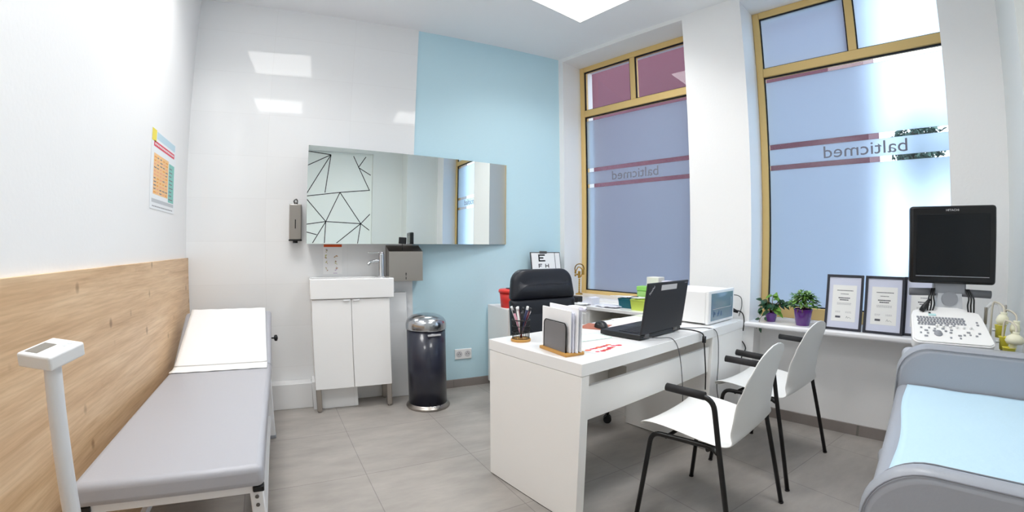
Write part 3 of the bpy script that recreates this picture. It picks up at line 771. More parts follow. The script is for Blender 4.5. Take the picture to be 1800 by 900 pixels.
# white steriliser on the right end of the desk
def steriliser():
    t = thing('steriliser', 'white benchtop steriliser with a blue-grey glass door on the desk end', 'steriliser', dpt(1.325, .25), DR)
    hw = .175
    B().box(-hw, hw, -.165, .17, .010, .198, .006, 3).obj('housing', plastic_w, t)
    b = B(); b.box(-hw - .002, hw + .002, -.187, -.166, .004, .204, .007, 3); d = b.obj('door_frame', plastic_w, t)
    B().box(-.145, .155, -.1885, -.1868, .022, .185, .0008, 1).obj('door_glass', mat('blue_grey_glass', (122, 148, 164), .12, coat=.5), d)
    b = B()
    b.box(-.125, .13, -.1895, -.1884, .090, .0925); b.box(.1275, .13, -.1895, -.1884, .0925, .150)
    b.obj('silver_line', silver, d)
    b = B()
    for i, x in enumerate((-.115, -.095, -.06, -.045, -.015)): b.box(x, x + .012, -.1893, -.1884, .045 + (i % 2) * .012, .078 - (i % 3) * .006)
    b.obj('symbols', mat('blue_print', (74, 104, 138), .6), d)
    for x in (-.14, .12):
        for y in (-.15, .14): B().cyl((x, y, 0), (x, y, .011), .011, 10).obj('foot', grey_p, t)
steriliser()

# cables
def cable(name, label, pts, r=.0028, m=None, extra=None):
    b = B(); b.tube(smoothpath(pts, 8), r, 8)
    if extra: extra(b)
    return tag(b.obj(name, m or black_p), label, 'cable')
cable('cable', 'thin grey cable hanging from the laptop corner over the desk edge', [dpt(.545, .10, .745), dpt(.60, .05, .742), dpt(.66, .004, .735), dpt(.70, -.015, .66), dpt(.74, -.02, .50), dpt(.78, -.01, .34)], .0022, mat('grey_cable', (96, 98, 100), .5))
def ferrite(b): b.tube([Vector(dpt(.945, -.022, .675)), Vector(dpt(.95, -.02, .71))], .011, 10)
cable('power_cable', 'black power cable with a thick plug hanging from the laptop middle', [dpt(.86, .09, .748), dpt(.91, .04, .742), dpt(.94, -.012, .725), dpt(.95, -.02, .68), dpt(.965, -.022, .60), dpt(.99, -.02, .50), dpt(1.0, -.02, .40)], .0036, None, ferrite)
cable('cable', 'grey cable looping over the desk edge and down past the solid pedestal', [dpt(.92, .12, .742), dpt(1.0, .09, .735), dpt(1.07, .02, .734), dpt(1.12, -.012, .70), dpt(1.15, -.015, .55), dpt(1.155, -.015, .38), dpt(1.2, -.02, .25)], .0026, mat('grey_cable', (96, 98, 100), .5))
WP = lambda t, off, z: tuple(Vector(CW) + tw * t + nw * off + Vector((0, 0, z)))
cable('cable', 'grey cable curving down the wall behind the steriliser', [WP(1.55, -.06, .86), WP(1.69, -.02, .86), WP(1.715, -.012, .80), WP(1.70, -.02, .72)], .003, mat('grey_cable', (96, 98, 100), .5))
def plug(b): b.tube([WP(1.64, -.05, .77), WP(1.70, -.04, .75)], .016, 8, radii=[.018, .009])
cable('adapter_cable', 'black plug and cable behind the steriliser at the desk end', [WP(1.66, -.05, .765), WP(1.72, -.03, .75), WP(1.735, -.012, .70), WP(1.733, -.012, .62)], .004, None, plug)
cable('cable_hook', 'thin black bent cable on the wall above the chair armrest', [WP(1.705, -.006, .555), WP(1.735, -.01, .54), WP(1.757, -.012, .50), WP(1.735, -.01, .455), WP(1.732, -.01, .43)], .004)

# ------------------------------------------------------------------ white chairs with black armrests
def chair(label, x, y, rz):
    t = thing('armchair', label, 'chair', (x, y, 0), rz, 'white visitor chairs at the desk')
    prof = [(.215, .418), (.222, .432), (.205, .446), (.15, .452), (.06, .447), (-.03, .436), (-.10, .431), (-.155, .436), (-.192, .462), (-.206, .52), (-.212, .60), (-.221, .68), (-.231, .745), (-.240, .790), (-.245, .812)]
    P = smoothpath([(0, a, b_) for a, b_ in prof], 3); n = len(P) - 1
    def lerp(tb, x):
        for (x0, y0), (x1, y1) in zip(tb, tb[1:]):
            if x <= x1: q = max(0, (x - x0) / (x1 - x0)); q = q * q * (3 - 2 * q); return y0 + (y1 - y0) * q
        return tb[-1][1]
    WB = [(.44, .232), (.53, .230), (.60, .226), (.68, .212), (.73, .196), (.765, .172), (.785, .145), (.80, .10), (.812, .03)]
    GB = [(.44, 0), (.50, 1), (.60, 1), (.68, .55), (.745, .15), (.80, 0)]
    def f(u, v):
        i = u * n; k = min(int(i), n - 1); p = P[k].lerp(P[k + 1], i - k); q = (v - .5) * 2
        back = max(0, min(1, (u - .42) / .16))
        hf = .205 + .035 * math.sqrt(min(1, u / .10)); h = hf * (1 - back) + lerp(WB, p.z) * back
        lift = .012 * abs(q) ** 3 * (1 - back); wrap = .032 * abs(q) ** 2.3 * back * lerp(GB, p.z)
        dip = -.006 * (1 - q * q) * (1 - back)
        return (q * h, p.y + wrap, p.z + lift + dip)
    B().grid(f, 54, 22).obj('seat_shell', mat('white_shell_plastic', (236, 236, 234), .35), t, [('SOLIDIFY', dict(thickness=.006, offset=0)), ('SUBSURF', dict(levels=1, render_levels=1))], True)
    for s in (-1, 1):
        b = B()
        b.tube(bend([(s * .26, .194, 0), (s * .232, .165, .418), (s * .222, -.10, .424), (s * .262, -.145, .424)], .045, 6), .0105, 12)
        l = b.obj('front_leg', black_m, t)
        B().cyl((s * .26, .194, 0), (s * .2597, .1935, .006), .012, 12).obj('foot_cap', grip_m, l)
        b = B()
        b.tube(bend([(s * .292, -.262, 0), (s * .268, -.150, .43), (s * .290, -.118, .640), (s * .292, .07, .648)], .045, 6), .0105, 12)
        l = b.obj('rear_leg', black_m, t)
        B().cyl((s * .292, -.262, 0), (s * .2917, -.2605, .006), .012, 12).obj('foot_cap', grip_m, l)
        B().cyl((s * .292, -.085, .6455), (s * .292, .076, .649), .0155, 14).obj('armrest', grip_m, t)
    b = B(); b.tube([(-.225, -.085, .409), (.225, -.085, .409)], .009, 10); b.tube([(-.225, .10, .411), (.225, .10, .411)], .008, 10); b.box(-.09, .09, -.07, .09, .405, .416, .003, 1); b.obj('seat_frame', black_m, t)
    return t
chair('white shell armchair with black armrests, in front of the laptop side of the desk', 2.349, 1.159, .241)
chair('white shell armchair with black armrests, beside the window wall at the desk end', 3.072, 1.316, .145)

# ------------------------------------------------------------------ office chair behind the desk
def office_chair():
    t = thing('office_chair', 'black leather swivel chair with a tall padded back behind the desk', 'office chair', (2.43, 2.42, 0), DR + PI + R(-9))
    # local: -y is the front of the seat after the half turn -> back at y = -.25 .. use +y as front
    B().box(-.25, .25, -.22, .27, .44, .53, .04, 5).obj('seat', leather, t)
    def padded(n, z0, z1, w0, w1, rt, rb):
        o = []
        for cx, cz, a0, r_ in ((1, 1, 0, rt), (-1, 1, 90, rt), (-1, 0, 180, rb), (1, 0, 270, rb)):
            for k in range(9):
                a = R(a0 + 90 * k / 8); z = (z1 - r_ if cz else z0 + r_) + r_ * math.sin(a); w_ = w0 + (w1 - w0) * (z - z0) / (z1 - z0)
                o.append((cx * (w_ - r_) + r_ * math.cos(a), z))
        b = B(); rings = []; cz = (z0 + z1) / 2
        for y, ins in ((-.045, .03), (-.04, .012), (-.025, .002), (0, 0), (.025, .002), (.036, .010), (.043, .025), (.047, .055), (.050, .10)):
            rings.append([b.bm.verts.new((x - math.copysign(min(ins, abs(x)), x), -.27 + y - .10 * (z - .5), z - math.copysign(min(ins, abs(z - cz)), z - cz))) for x, z in o])
        m_ = len(o)
        for i in range(len(rings) - 1):
            for k in range(m_):
                f = b.bm.faces.new((rings[i][k], rings[i][(k + 1) % m_], rings[i + 1][(k + 1) % m_], rings[i + 1][k])); f.smooth = True
        b.bm.faces.new(rings[0][::-1]); b.bm.faces.new(rings[-1])
        return b.obj(n, leather, t)
    padded('lower_backrest', .50, .822, .262, .262, .02, .06); padded('upper_backrest', .818, 1.027, .262, .234, .08, .02)
    for s in (-1, 1):
        b = B(); b.tube(bend([(s * .25, .12, .47), (s * .305, .12, .49), (s * .305, .11, .61), (s * .305, -.12, .61), (s * .305, -.2, .58), (s * .27, -.25, .58)], .04), .014, 10); a = b.obj('armrest', black_p, t)
        B().box(s * .305 - .026, s * .305 + .026, -.12, .15, .615, .638, .01, 3).obj('arm_pad', black_p, a)
    b = B(); b.cyl((0, 0, .40), (0, 0, .445), .09, 20); b.cyl((0, 0, .10), (0, 0, .41), .026, 16); b.obj('gas_column', black_p, t)
    for k in range(5):
        a = 2 * PI * k / 5 + R(67.6); d = Vector((math.cos(a), math.sin(a), 0))
        b = B(); b.tube([d * .03 + Vector((0, 0, .105)), d * .30 + Vector((0, 0, .075))], .02, 10, radii=[.028, .015]); b.cyl(d * .29 + Vector((0, 0, .05)), d * .29 + Vector((0, 0, .08)), .008, 8); l = b.obj('base_leg', black_p, t)
        sd = Vector((-d.y, d.x, 0)); b = B(); c = d * .29 + Vector((0, 0, .027)) 
        for q in (-.014, .014): b.cyl(c + sd * (q - .008), c + sd * (q + .008), .027, 16)
        b.cyl(c - sd * .02, c + sd * .02, .006, 8); b.obj('caster', black_p, l)
office_chair()

# ------------------------------------------------------------------ cabinets by the window
def low_cabinets():
    t = thing('storage_cabinet', 'white low cabinet against the light blue wall behind the office chair', 'cabinet', (0, 0, 0))
    B().box(2.315, 2.90, 3.06, D - .016, .03, .70, .002, 1).obj('body', foil_w, t)
    B().box(2.33, 2.885, 3.04, 3.059, .05, .68, .002, 1).obj('door', lacquer_w, t)
    B().box(2.33, 2.885, 3.08, D - .03, 0, .03).obj('plinth', grey_p, t)
    t = thing('shelf_unit', 'long white shelf unit with an open compartment below the left window', 'shelf unit', CW, WR)
    b = B(); b.box(.43, 1.155, -.32, -.002, .695, .72, .002, 1); b.obj('top', lacquer_w, t)
    b = B(); b.box(.43, .60, -.305, -.002, .02, .694, .001, 1); b.obj('drawer_section', foil_w, t)
    B().box(1.135, 1.153, -.31, -.002, .02, .694).obj('side_panel', foil_w, t)
    B().box(.601, 1.134, -.02, -.004, .02, .694).obj('back_panel', mat('grey_beige_board', (196, 194, 188), .6), t)
    for z in (.02, .30, .545): B().box(.601, 1.134, -.30, -.021, z, z + .018).obj('shelf', foil_w, t)
    b = B(); b.box(.46, .575, -.325, -.306, .42, .66, .001, 1); b.box(.46, .575, -.325, -.306, .05, .40, .001, 1); b.obj('drawer_front', lacquer_w, t)
    # folders in the open compartment
    for k, (z, lab) in enumerate(((.564, 'beige folder lying at the bottom of the stack in the open shelf'), (.581, 'white folder in the middle of the stack in the open shelf'), (.598, 'cream folder on top of the stack in the open shelf'))):
        tag(place(B().box(.66 + k * .01, .98 + k * .015, -.27, -.05, 0, .015, .002, 1).obj('folder', mat('folder_%d' % k, ((222, 214, 196), (236, 236, 234), (232, 226, 208))[k], .7)), (CW[0], CW[1], z), WR), lab, 'folder', 'folders in the open shelf')
low_cabinets()

def on_cabinet():
    zt = .72
    # red sharps bin
    t = thing('waste_container', 'small red plastic waste container on the white low cabinet', 'waste container', (2.415, 3.2, .70))
    B().lathe([(0, 0), (.082, 0), (.093, .12), (0, .12)]).obj('bucket', red_p, t)
    B().lathe([(0, .12), (.102, .12), (.102, .138), (.096, .145), (.03, .148), (.0, .148)]).obj('lid', mat('bright_red_plastic', (235, 62, 54), .35), t)
    B().box(-.035, .035, -.03, .03, .148, .155, .002, 1).obj('flap', navy, t)
    # eye chart
    ec = thing('eye_chart', 'white eye chart with letters E, F and H leaning in the corner', 'eye chart', (2.835, 3.30, .70), R(-2), rot=(R(-12), 0, R(-2)))
    B().box(-.145, .155, 0, .006, 0, .445, .001, 1).obj('backing_board', mat('dark_clipboard', (64, 68, 74), .5), ec)
    B().box(-.135, .095, -.0015, 0, .02, .437).obj('sheet', paper, ec)
    B().box(.101, .148, -.0015, 0, .02, .437).obj('side_sheet', paper, ec)
    B().box(-.055, .02, -.008, .0, .432, .452, .002, 1).obj('clip', dark_steel, ec)
    def letter(ch, cx, zb, h, w_, st):
        b = B(); y0, y1 = -.0022, -.0014
        def r(a0, a1, z0, z1): b.box(cx + a0, cx + a1, y0, y1, zb + z0, zb + z1)
        if ch == 'E': r(-w_ / 2, -w_ / 2 + st, 0, h); [r(-w_ / 2, w_ / 2 - (0 if k != 1 else w_ * .25), z, z + st) for k, z in enumerate((0, (h - st) / 2, h - st))]
        if ch == 'F': r(-w_ / 2, -w_ / 2 + st, 0, h); r(-w_ / 2, w_ / 2, h - st, h); r(-w_ / 2, w_ / 2 - w_ * .2, (h - st) / 2, (h + st) / 2)
        if ch == 'H': r(-w_ / 2, -w_ / 2 + st, 0, h); r(w_ / 2 - st, w_ / 2, 0, h); r(-w_ / 2, w_ / 2, (h - st) / 2, (h + st) / 2)
        b.obj('letter_' + ch.lower(), ink, ec)
    letter('E', -.035, .362, .062, .066, .012); letter('F', -.055, .306, .035, .034, .007); letter('H', .012, .306, .035, .036, .007)
    # brass head-shaped ornament on a chain stem
    t = thing('brass_ornament', 'antique brass ornament of a ring and mask shapes on the window sill', 'ornament', WP(.135, .12, .7485), R(-36))
    b = B(); b.lathe([(0, 0), (.035, 0), (.033, .008), (.012, .014), (.006, .02), (0, .02)])
    for k in range(7): b.lathe([(0, 0), (.006, .002), (.0085, .01), (.006, .018), (0, .02)], (0, 0, .018 + k * .018), 12)
    b.obj('stem', brass, t)
    b = B(); b.tube([(math.cos(a) * .042, 0, .235 + math.sin(a) * .045) for a in [R(-20) + k * R(220) / 24 for k in range(25)]], .005, 8); b.obj('ring', mat('dark_brass', (140, 112, 60), .35, .8), t)
    b = B(); b.box(-.014, .010, -.008, .008, .15, .215, .004, 2); b.box(-.045, -.028, -.006, .006, .19, .225, .003, 1); b.box(-.045, -.03, -.006, .006, .165, .185, .003, 1); b.box(-.03, .0, -.006, .006, .175, .19, .003, 1)
    b.box(.02, .045, -.006, .006, .18, .23, .003, 1); b.tube(smoothpath([(-.03, 0, .22), (-.01, -.008, .25), (.015, -.008, .24), (.03, 0, .21), (.012, 0, .16)]), .005, 8); b.obj('mask', brass, t)
    # clutter
    tag(place(B().box(-.05, .05, -.035, .035, 0, .05, .006, 2).obj('black_pouch', black_p), WP(.33, -.16, zt), WR), 'small black pouch among the papers below the brass ornament', 'pouch')
    def crumple(name, x, off, sx, sy, h, label, m, z=zt, rz=0, rnd_=1, grp=None):
        rn = random.Random(rnd_)
        hs = [[rn.uniform(0, 1) for j in range(7)] for i in range(9)]
        def f(u, v): return ((u - .5) * sx, (v - .5) * sy, .002 + h * hs[int(u * 8)][int(v * 6)])
        o = B().grid(f, 8, 6).obj(name, m, None, [('SOLIDIFY', dict(thickness=.002, offset=-1))]); return tag(place(o, WP(x, off, z), WR + rz), label, 'papers', grp)
    o = B(); o.prism([(-.06, 0), (.07, 0), (.07, .055), (.03, .06)], -.05, .05, 'Y'); tag(place(o.obj('paper_wedge', mat('bluish_paper', (226, 228, 240), .8)), WP(.50, -.19, zt), WR), 'white wedge of folded papers on the shelf unit, left of the window', 'papers')
    crumple('paper_stack', .49, -.26, .13, .09, .012, 'loose white papers at the left front edge of the shelf unit', paper, rnd_=2)
    crumple('paper_stack', .74, -.22, .20, .14, .012, 'thin crinkled papers lying in the middle of the shelf unit', mat('bluish_paper', (226, 228, 240), .8), rnd_=3)
    # boxes and baskets
    def basket(name, label, x, off, sx, sy, h, m, z=zt, cat='basket', slots=True):
        t = thing(name, label, cat, WP(x, off, z), WR)
        b = B(); k = .86
        b.box(-sx * k / 2, sx * k / 2, -sy * k / 2, sy * k / 2, 0, .004)
        for (ax0, ax1, ay0, ay1) in ((-1, 1, -1, -1), (-1, 1, 1, 1), (-1, -1, -1, 1), (1, 1, -1, 1)):
            p = [(ax0 * sx / 2 * k, ay0 * sy / 2 * k, 0), (ax1 * sx / 2 * k, ay1 * sy / 2 * k, 0), (ax1 * sx / 2, ay1 * sy / 2, h), (ax0 * sx / 2, ay0 * sy / 2, h)]; b.quad(p)
        b.obj('body', m, t, [('SOLIDIFY', dict(thickness=.004, offset=0))])
        b = B(); b.tube([(-sx / 2, -sy / 2, h), (sx / 2, -sy / 2, h), (sx / 2, sy / 2, h), (-sx / 2, sy / 2, h), (-sx / 2, -sy / 2, h)], .005, 8); b.obj('rim', m, t)
        return t
    basket('basket', 'teal plastic basket on the shelf unit behind the laptop', .865, -.15, .12, .12, .07, teal_p)
    basket('basket', 'lime green plastic basket with odds and ends behind the laptop', 1.01, -.19, .12, .14, .075, green_p)
    t = thing('storage_box', 'pale green lidded plastic box standing under the left window', 'box', WP(.965, -.055, .72), WR)
    B().box(-.06, .06, -.045, .045, 0, .13, .006, 2).obj('body', lgreen_p, t); B().box(-.064, .064, -.049, .049, .13, .165, .006, 2).obj('lid', mat('light_green_lid', (150, 214, 110), .4), t)
    b = B(); b.prism([(-.18, 0), (.10, -.02), (.14, .06), (-.02, .075)], 0, .006, 'Z'); tag(place(b.obj('paper_sheet', paper), WP(.90, -.20, .803), WR), 'white papers lying across the tops of the teal and lime baskets', 'paper')
    cable('short_cable', 'short black cable lying over the baskets beside the laptop screen', [WP(1.02, -.26, .825), WP(.98, -.27, .822), WP(.95, -.27, .812), WP(.93, -.28, .812)], .003)
    t = thing('white_box', 'small white box with a coloured label on the left window sill', 'box', WP(.955, .10, .7485), WR)
    B().box(-.055, .055, -.05, .05, 0, .20, .003, 1).obj('carton', mat('carton_white', (238, 236, 228), .7), t); B().box(-.0565, -.055, -.04, .0, .145, .19).obj('label_patch', mat('rose_print', (204, 110, 110), .7), t)
    t = tag(place(B().box(-.05, .05, -.04, .04, .0, .175, .012, 2).obj('white_bag', mat('lilac_paper', (228, 226, 240), .8)), WP(1.075, .10, .7485), WR), 'white paper bag beside the small white box, behind the laptop', 'bag')
on_cabinet()

# ------------------------------------------------------------------ treatment chair with raised ends on the right
def treatment_chair():
    t = thing('treatment_table', 'blue-grey upholstered treatment table with raised rounded end pads, bottom right', 'treatment table', CF, FR)
    # local: x = -(distance from the window wall), y = distance from the front wall line, z up
    y0, y1 = -.17, .465
    b = B(); b.box(-2.02, -.90, y0, y1, .555, .648, .03, 5); b.obj('seat_pad', vinyl_d, t)
    def arch(yc0, yc1, z0, z1, r, n=10):      # rounded-top outline in the y-z plane
        p = [(yc1, z0)]
        for k in range(n + 1):
            a = PI / 2 * k / n; p.append((yc1 - r + r * math.cos(a), z1 - r * 1.0 + r * math.sin(a)))
        for k in range(n + 1):
            a = PI / 2 + PI / 2 * k / n; p.append((yc0 + r + r * math.cos(a), z1 - r + r * math.sin(a)))
        return p + [(yc0, z0)]
    def endpad(name, xa, xb, z0, z1, tilt, px):
        o = arch(y0, y1 + .005, z0, z1, .115)
        b = B(); n = len(o); bm = b.bm
        prof = [(0, .018), (.006, .006), (.016, 0), (1 - .016, 0), (1 - .006, .006), (1, .018)]
        cy, cz = (y0 + y1) / 2, (z0 + z1) / 2 - .02
        rings = []
        L = abs(xb - xa)
        for s_, ins in [(0, .018), (.004 / L, .008), (.014 / L, .001), (.5, -.003), (1 - .014 / L, .001), (1 - .004 / L, .008), (1, .018)]:
            rings.append([bm.verts.new((xa + (xb - xa) * s_, y + (cy - y) / max(.01, abs(cy - y) + 1e-6) * ins * min(1, abs(cy - y) * 8), z + (cz - z) / (abs(cz - z) + 1e-6) * ins * min(1, abs(cz - z) * 8))) for y, z in o])
        for i in range(len(rings) - 1):
            for k in range(n):
                f = bm.faces.new((rings[i][k], rings[i][(k + 1) % n], rings[i + 1][(k + 1) % n], rings[i + 1][k])); f.smooth = True
        bm.faces.new(rings[0][::-1]); bm.faces.new(rings[-1])
        pts_ = Vector((px, 0, z0))
        bmesh.ops.transform(bm, matrix=Matrix.Translation(pts_) @ Matrix.Rotation(tilt, 4, 'Y') @ Matrix.Translation(-pts_), verts=bm.verts[:])
        ob = b.obj(name, vinyl_d, t)
        # piping seam along both rims
        b = B()
        for xs in (xa + (xb - xa) * .02, xb - (xb - xa) * .02):
            q = [Matrix.Translation(pts_) @ Matrix.Rotation(tilt, 4, 'Y') @ Matrix.Translation(-pts_) @ Vector((xs, y + (-.004 if y > cy else .004), z - (.004 if z > z0 + .1 else 0))) for y, z in o]
            b.tube(q, .0019, 6, cap=False)
        b.obj('piping', mat('dark_grey_piping', (126, 128, 136), .5), ob)
    endpad('far_end_pad', -.935, -.80, .56, .805, R(0), -.85)
    endpad('near_end_pad', -2.05, -1.985, .50, .765, R(0), -2.0)
    b = B(); b.box(-1.95, -.95, y0 + .06, y1 - .06, .47, .553, .004, 1); b.obj('frame', metal_w, t)
    b = B(); b.box(-1.62, -1.28, .02, .28, .12, .47, .01, 2); b.obj('column', lgrey_p, t)
    b = B(); b.box(-1.9, -1.0, -.10, .40, .03, .12, .02, 3); b.obj('base', lgrey_p, t)
    for x in (-1.85, -1.05):
        for y in (-.06, .36): B().cyl((x, y, 0), (x, y, .032), .03, 16).obj('foot', black_p, t)
    def f(u, v):
        x = -1.975 + u * 1.03; y = y0 + .01 + v * (.42 - y0)
        wig = .006 * math.sin(u * 9 + 1) * v ** 6 + .012 * max(0, .3 - u) * v ** 8
        z = .6505 + .0012 * math.sin(x * 31 + y * 9) * math.sin(y * 23 + x * 4) + .0016 * math.sin(x * 12 + 3) * (y > .2)
        e = max(0, u - .96) / .04
        return (x, y + wig, z + .004 * e)
    o = B().grid(f, 60, 30).obj('protective_sheet', sheet_b, None, [('SOLIDIFY', dict(thickness=.0015, offset=1))])
    tag(place(o, CF, FR), 'light blue disposable sheet lying on the treatment table between its raised ends', 'sheet')
treatment_chair()

# ------------------------------------------------------------------ ultrasound machine
def ultrasound():
    t = thing('ultrasound_machine', 'white and grey ultrasound machine with a large black monitor beside the window', 'ultrasound machine', tuple(c3 - nw * .52 - tw * .285), FR + R(-90) + R(7.5))
    # local: -y faces the operator (camera side), x to the right
    b = B(); b.box(-.22, .22, -.28, .24, .06, .14, .03, 3); b.obj('base', lgrey_p, t)
    for x in (-.19, .19):
        for y in (-.24, .20):
            b = B(); b.cyl((x - .014, y, .045), (x + .014, y, .045), .045, 18); b.box(x - .02, x + .02, y - .02, y + .02, .07, .09, .003, 1); b.obj('wheel', black_p, t)
    b = B(); b.box(-.165, .165, -.06, .20, .13, .70, .03, 3); b.obj('body', lgrey_p, t)
    b = B(); b.box(-.13, .13, -.068, -.058, .2, .62, .004, 1); b.obj('front_panel', grey_p, t)
    # control console, tilted toward the operator
    rot = Euler((R(24), 0, 0)).to_matrix().to_4x4(); cz = .852; piv = Vector((0, -.12, cz))
    def poly(k=0, up=0):
        p = []
        for q in range(9): a = -PI / 2 - PI / 2 * q / 8; p.append((-.17 + .03 + (.03 - k) * math.cos(a), -.27 + .03 + (.03 - k) * math.sin(a)))
        p += [(-.158 + k, -.05)]
        for q in range(11): x = -.148 + .296 * q / 10; p.append((x, -.02 - k + .055 * (1 - (x / .150) ** 2)))
        p += [(.158 - k, -.05)]
        for q in range(9): a = -PI / 2 * q / 8; p.append((.17 - .03 + (.03 - k) * math.cos(a), -.27 + .03 + (.03 - k) * math.sin(a)))
        return p
    def tr(b): bmesh.ops.transform(b.bm, matrix=Matrix.Translation(piv) @ rot @ Matrix.Translation((-.022, 0, 0)) @ Matrix.Diagonal((.88, 1, 1, 1)) @ Matrix.Translation(-piv), verts=b.bm.verts[:]); return b
    b = B(); b.prism(poly()[::1], cz - .022, cz + .012); b.prism(poly(.006), cz + .012, cz + .018); con = tr(b).obj('console', plastic_w, t)
    b = B(); b.prism([(x * .94, y * .96 - .006) for x, y in poly()], cz - .06, cz - .022); tr(b).obj('console_underside', grey_p, con)
    b = B(); zk = cz + .018
    for j in range(5):
        n = (15, 15, 15, 15, 9)[j]
        for i in range(n):
            x = -.137 + i * .0142 + (0 if j % 2 == 0 else .004); w_ = .0105
            if j == 4 and i == 3: w_ = .04
            if j == 4 and i > 3: x += .04
            b.box(x, x + w_, -.082 - j * .0145, -.0725 - j * .0145, zk, zk + .0035)
    tr(b).obj('keyboard', grey_p, con)
    b = B(); rnd = random.Random(8)
    for i, (x, y) in enumerate([(-.125, -.165), (-.105, -.185), (-.09, -.163), (-.07, -.185), (-.13, -.205), (-.10, -.205), (-.11, -.228), (-.065, -.168), (-.03, -.165), (-.02, -.182), (.005, -.172), (.0, -.192), (-.005, -.23), (.035, -.21), (.035, -.23), (.055, -.205), (.08, -.2), (.105, -.205), (.12, -.185), (.075, -.182), (.125, -.12), (.125, -.10)]):
        k = rnd.uniform(.004, .008); b.box(x - k, x + k, y - .0045, y + .0045, zk, zk + .004, .001, 1)
    tr(b).obj('buttons', grey_p, con)
    b = B(); b.lathe([(.0, .0), (.018, 0), (.018, .004), (.015, .005), (.012, .012), (.0, .016)], (-.055, -.205, zk), 24); tr(b).obj('trackball', grey_p, con)
    b = B(); b.box(-.08, -.045, -.062, -.045, zk, zk + .003, .001, 1); tr(b).obj('touch_display', mat('pale_cyan_display', (186, 222, 226), .3), con)
    b = B(); b.box(-.078, -.068, -.042, -.036, zk, zk + .004); tr(b).obj('power_button', black_p, con)
    b = B()
    for i in range(6): b.cyl((-.055 + i * .029, -.150, zk), (-.055 + i * .029, -.150, zk + .012), .0058, 12)
    tr(b).obj('slider', plastic_w, con)
    # neck, handle bar, monitor
    b = B(); b.prism([(-.085, .84), (.085, .84), (.055, .91), (.048, .99), (-.048, .99), (-.055, .91)], .0, .075, 'Y'); b.obj('neck', lgrey_p, t)
    b = B(); b.cyl((0, -.004, .965), (0, .0, .965), .033, 24); b.obj('swivel_cap', grey_p, t)
    b = B(); b.box(-.065, .065, .0, .06, .985, 1.05, .008, 2); b.box(-.03, .03, .03, .08, .97, 1.12, .006, 2); b.obj('monitor_bracket', grey_p, t)
    for s in (-1, 1):
        b = B(); b.cyl((s * .055, .02, .993), (s * .165, .02, .990), .0175, 18); b.obj('handle', mat('dark_grey_grip', (112, 114, 120), .6), t)
    b = B(); b.box(-.172, .172, -.025, .028, 1.034, 1.384, .014, 4); mo = b.obj('monitor', mat('glossy_black_plastic', (16, 17, 20), .25), t)
    b = B(); b.box(-.146, .146, -.0262, -.0248, 1.072, 1.346, .002, 1); b.obj('screen', screen_m, mo)
    b = B(); b.box(-.146, .146, -.0265, -.0255, 1.066, 1.0690); b.obj('bezel_line', grey_p, mo)
    text('logo', 'HITACHI', .0135, silver, mo, (0, -.0263, 1.359), (R(90), 0, 0), (1, 1, 1), .0003)
    # hanging black cables on both sides of the neck
    for s, L in ((-1, .11), (1, .10)):
        b = B()
        for k in range(3): b.tube(smoothpath([(s * (.062 + k * .006), .0, 1.01), (s * (.070 + k * .009), -.03, .975), (s * (.066 + k * .012), -.035, .94), (s * (.075 + k * .01), -.02, 1.0 - L - .01 * k)]), .0035, 6)
        if s < 0: b.tube([(-.085, -.04, .965), (-.108, -.04, .925), (-.118, -.04, .908)], .012, 10, radii=[.006, .013, .012])
        b.obj('hanging_cable', black_p, t)
    # probe rack with pale yellow cups on the right
    for (x, y, z, r_) in ((.172, -.12, .875, .020), (.175, -.17, .835, .018), (.182, -.215, .80, .022)):
        b = B(); b.lathe([(r_ * .8, -.05), (r_, 0), (r_ + .003, .002), (r_ - .003, .002), (r_ * .6, -.045)], (x, y, z), 24); c_ = b.obj('probe_holder', yellow_p, t)
        B().cyl((x - .03, y, z - .02), (x - .016, y, z - .02), .006, 8).obj('holder_arm', lgrey_p, c_)
ultrasound()
def probes():
    base = c3 - nw * .52 - tw * .285; a = FR + R(-90) + R(7.5)
    for i, (x, y, z, lab, sc) in enumerate(((.172, -.12, .875, 'cream ultrasound probe in the topmost yellow holder', 1.0), (.192, -.215, .81, 'large cream ultrasound probe lying in the lowest yellow holder', 1.35), (.212, -.14, .845, 'slim cream ultrasound probe standing furthest right in the holders', .8))):
        t = thing('ultrasound_probe', lab, 'ultrasound probe', tuple(base), a, 'ultrasound probes')
        b = B(); b.tube(smoothpath([(x, y, z - .04), (x + .004, y, z + .0), (x + .008, y, z + .03), (x + .01, y, z + .055)]), .012, 12, radii=None); b.obj('probe_body', cream_p, t)
        b = B(); b.lathe([(0, 0), (.020 * sc, .004), (.024 * sc, .016), (.02 * sc, .032), (.012, .042), (0, .044)], (x + .006, y, z + .004), 18); b.obj('probe_head', cream_p, t)
        b = B(); b.tube(smoothpath([(x + .01, y, z + .05), (x + .012, y + .02, z + .075), (x - .004, y + .05, z + .09), (x - .018, y + .06, z + .07), (x - .02, y + .06, z - .1)]), .0042, 8); b.obj('probe_cable', mat('beige_cable', (196, 190, 176), .5), t)
    t = thing('gel_hook', 'white hook stand with steel clips behind the yellow probe holders', 'stand', tuple(base), a)
    b = B(); b.tube(smoothpath([(.155, .03, .70), (.150, .02, .90), (.16, .01, .945), (.18, .01, .955), (.20, .01, .94), (.21, .01, .86)]), .007, 10); b.obj('stand_tube', plastic_w, t)
    b = B(); b.box(.140, .152, .0, .012, .86, .935, .002, 1); b.box(.216, .224, .0, .012, .84, .95, .002, 1); b.obj('clip', steel, t)
probes()

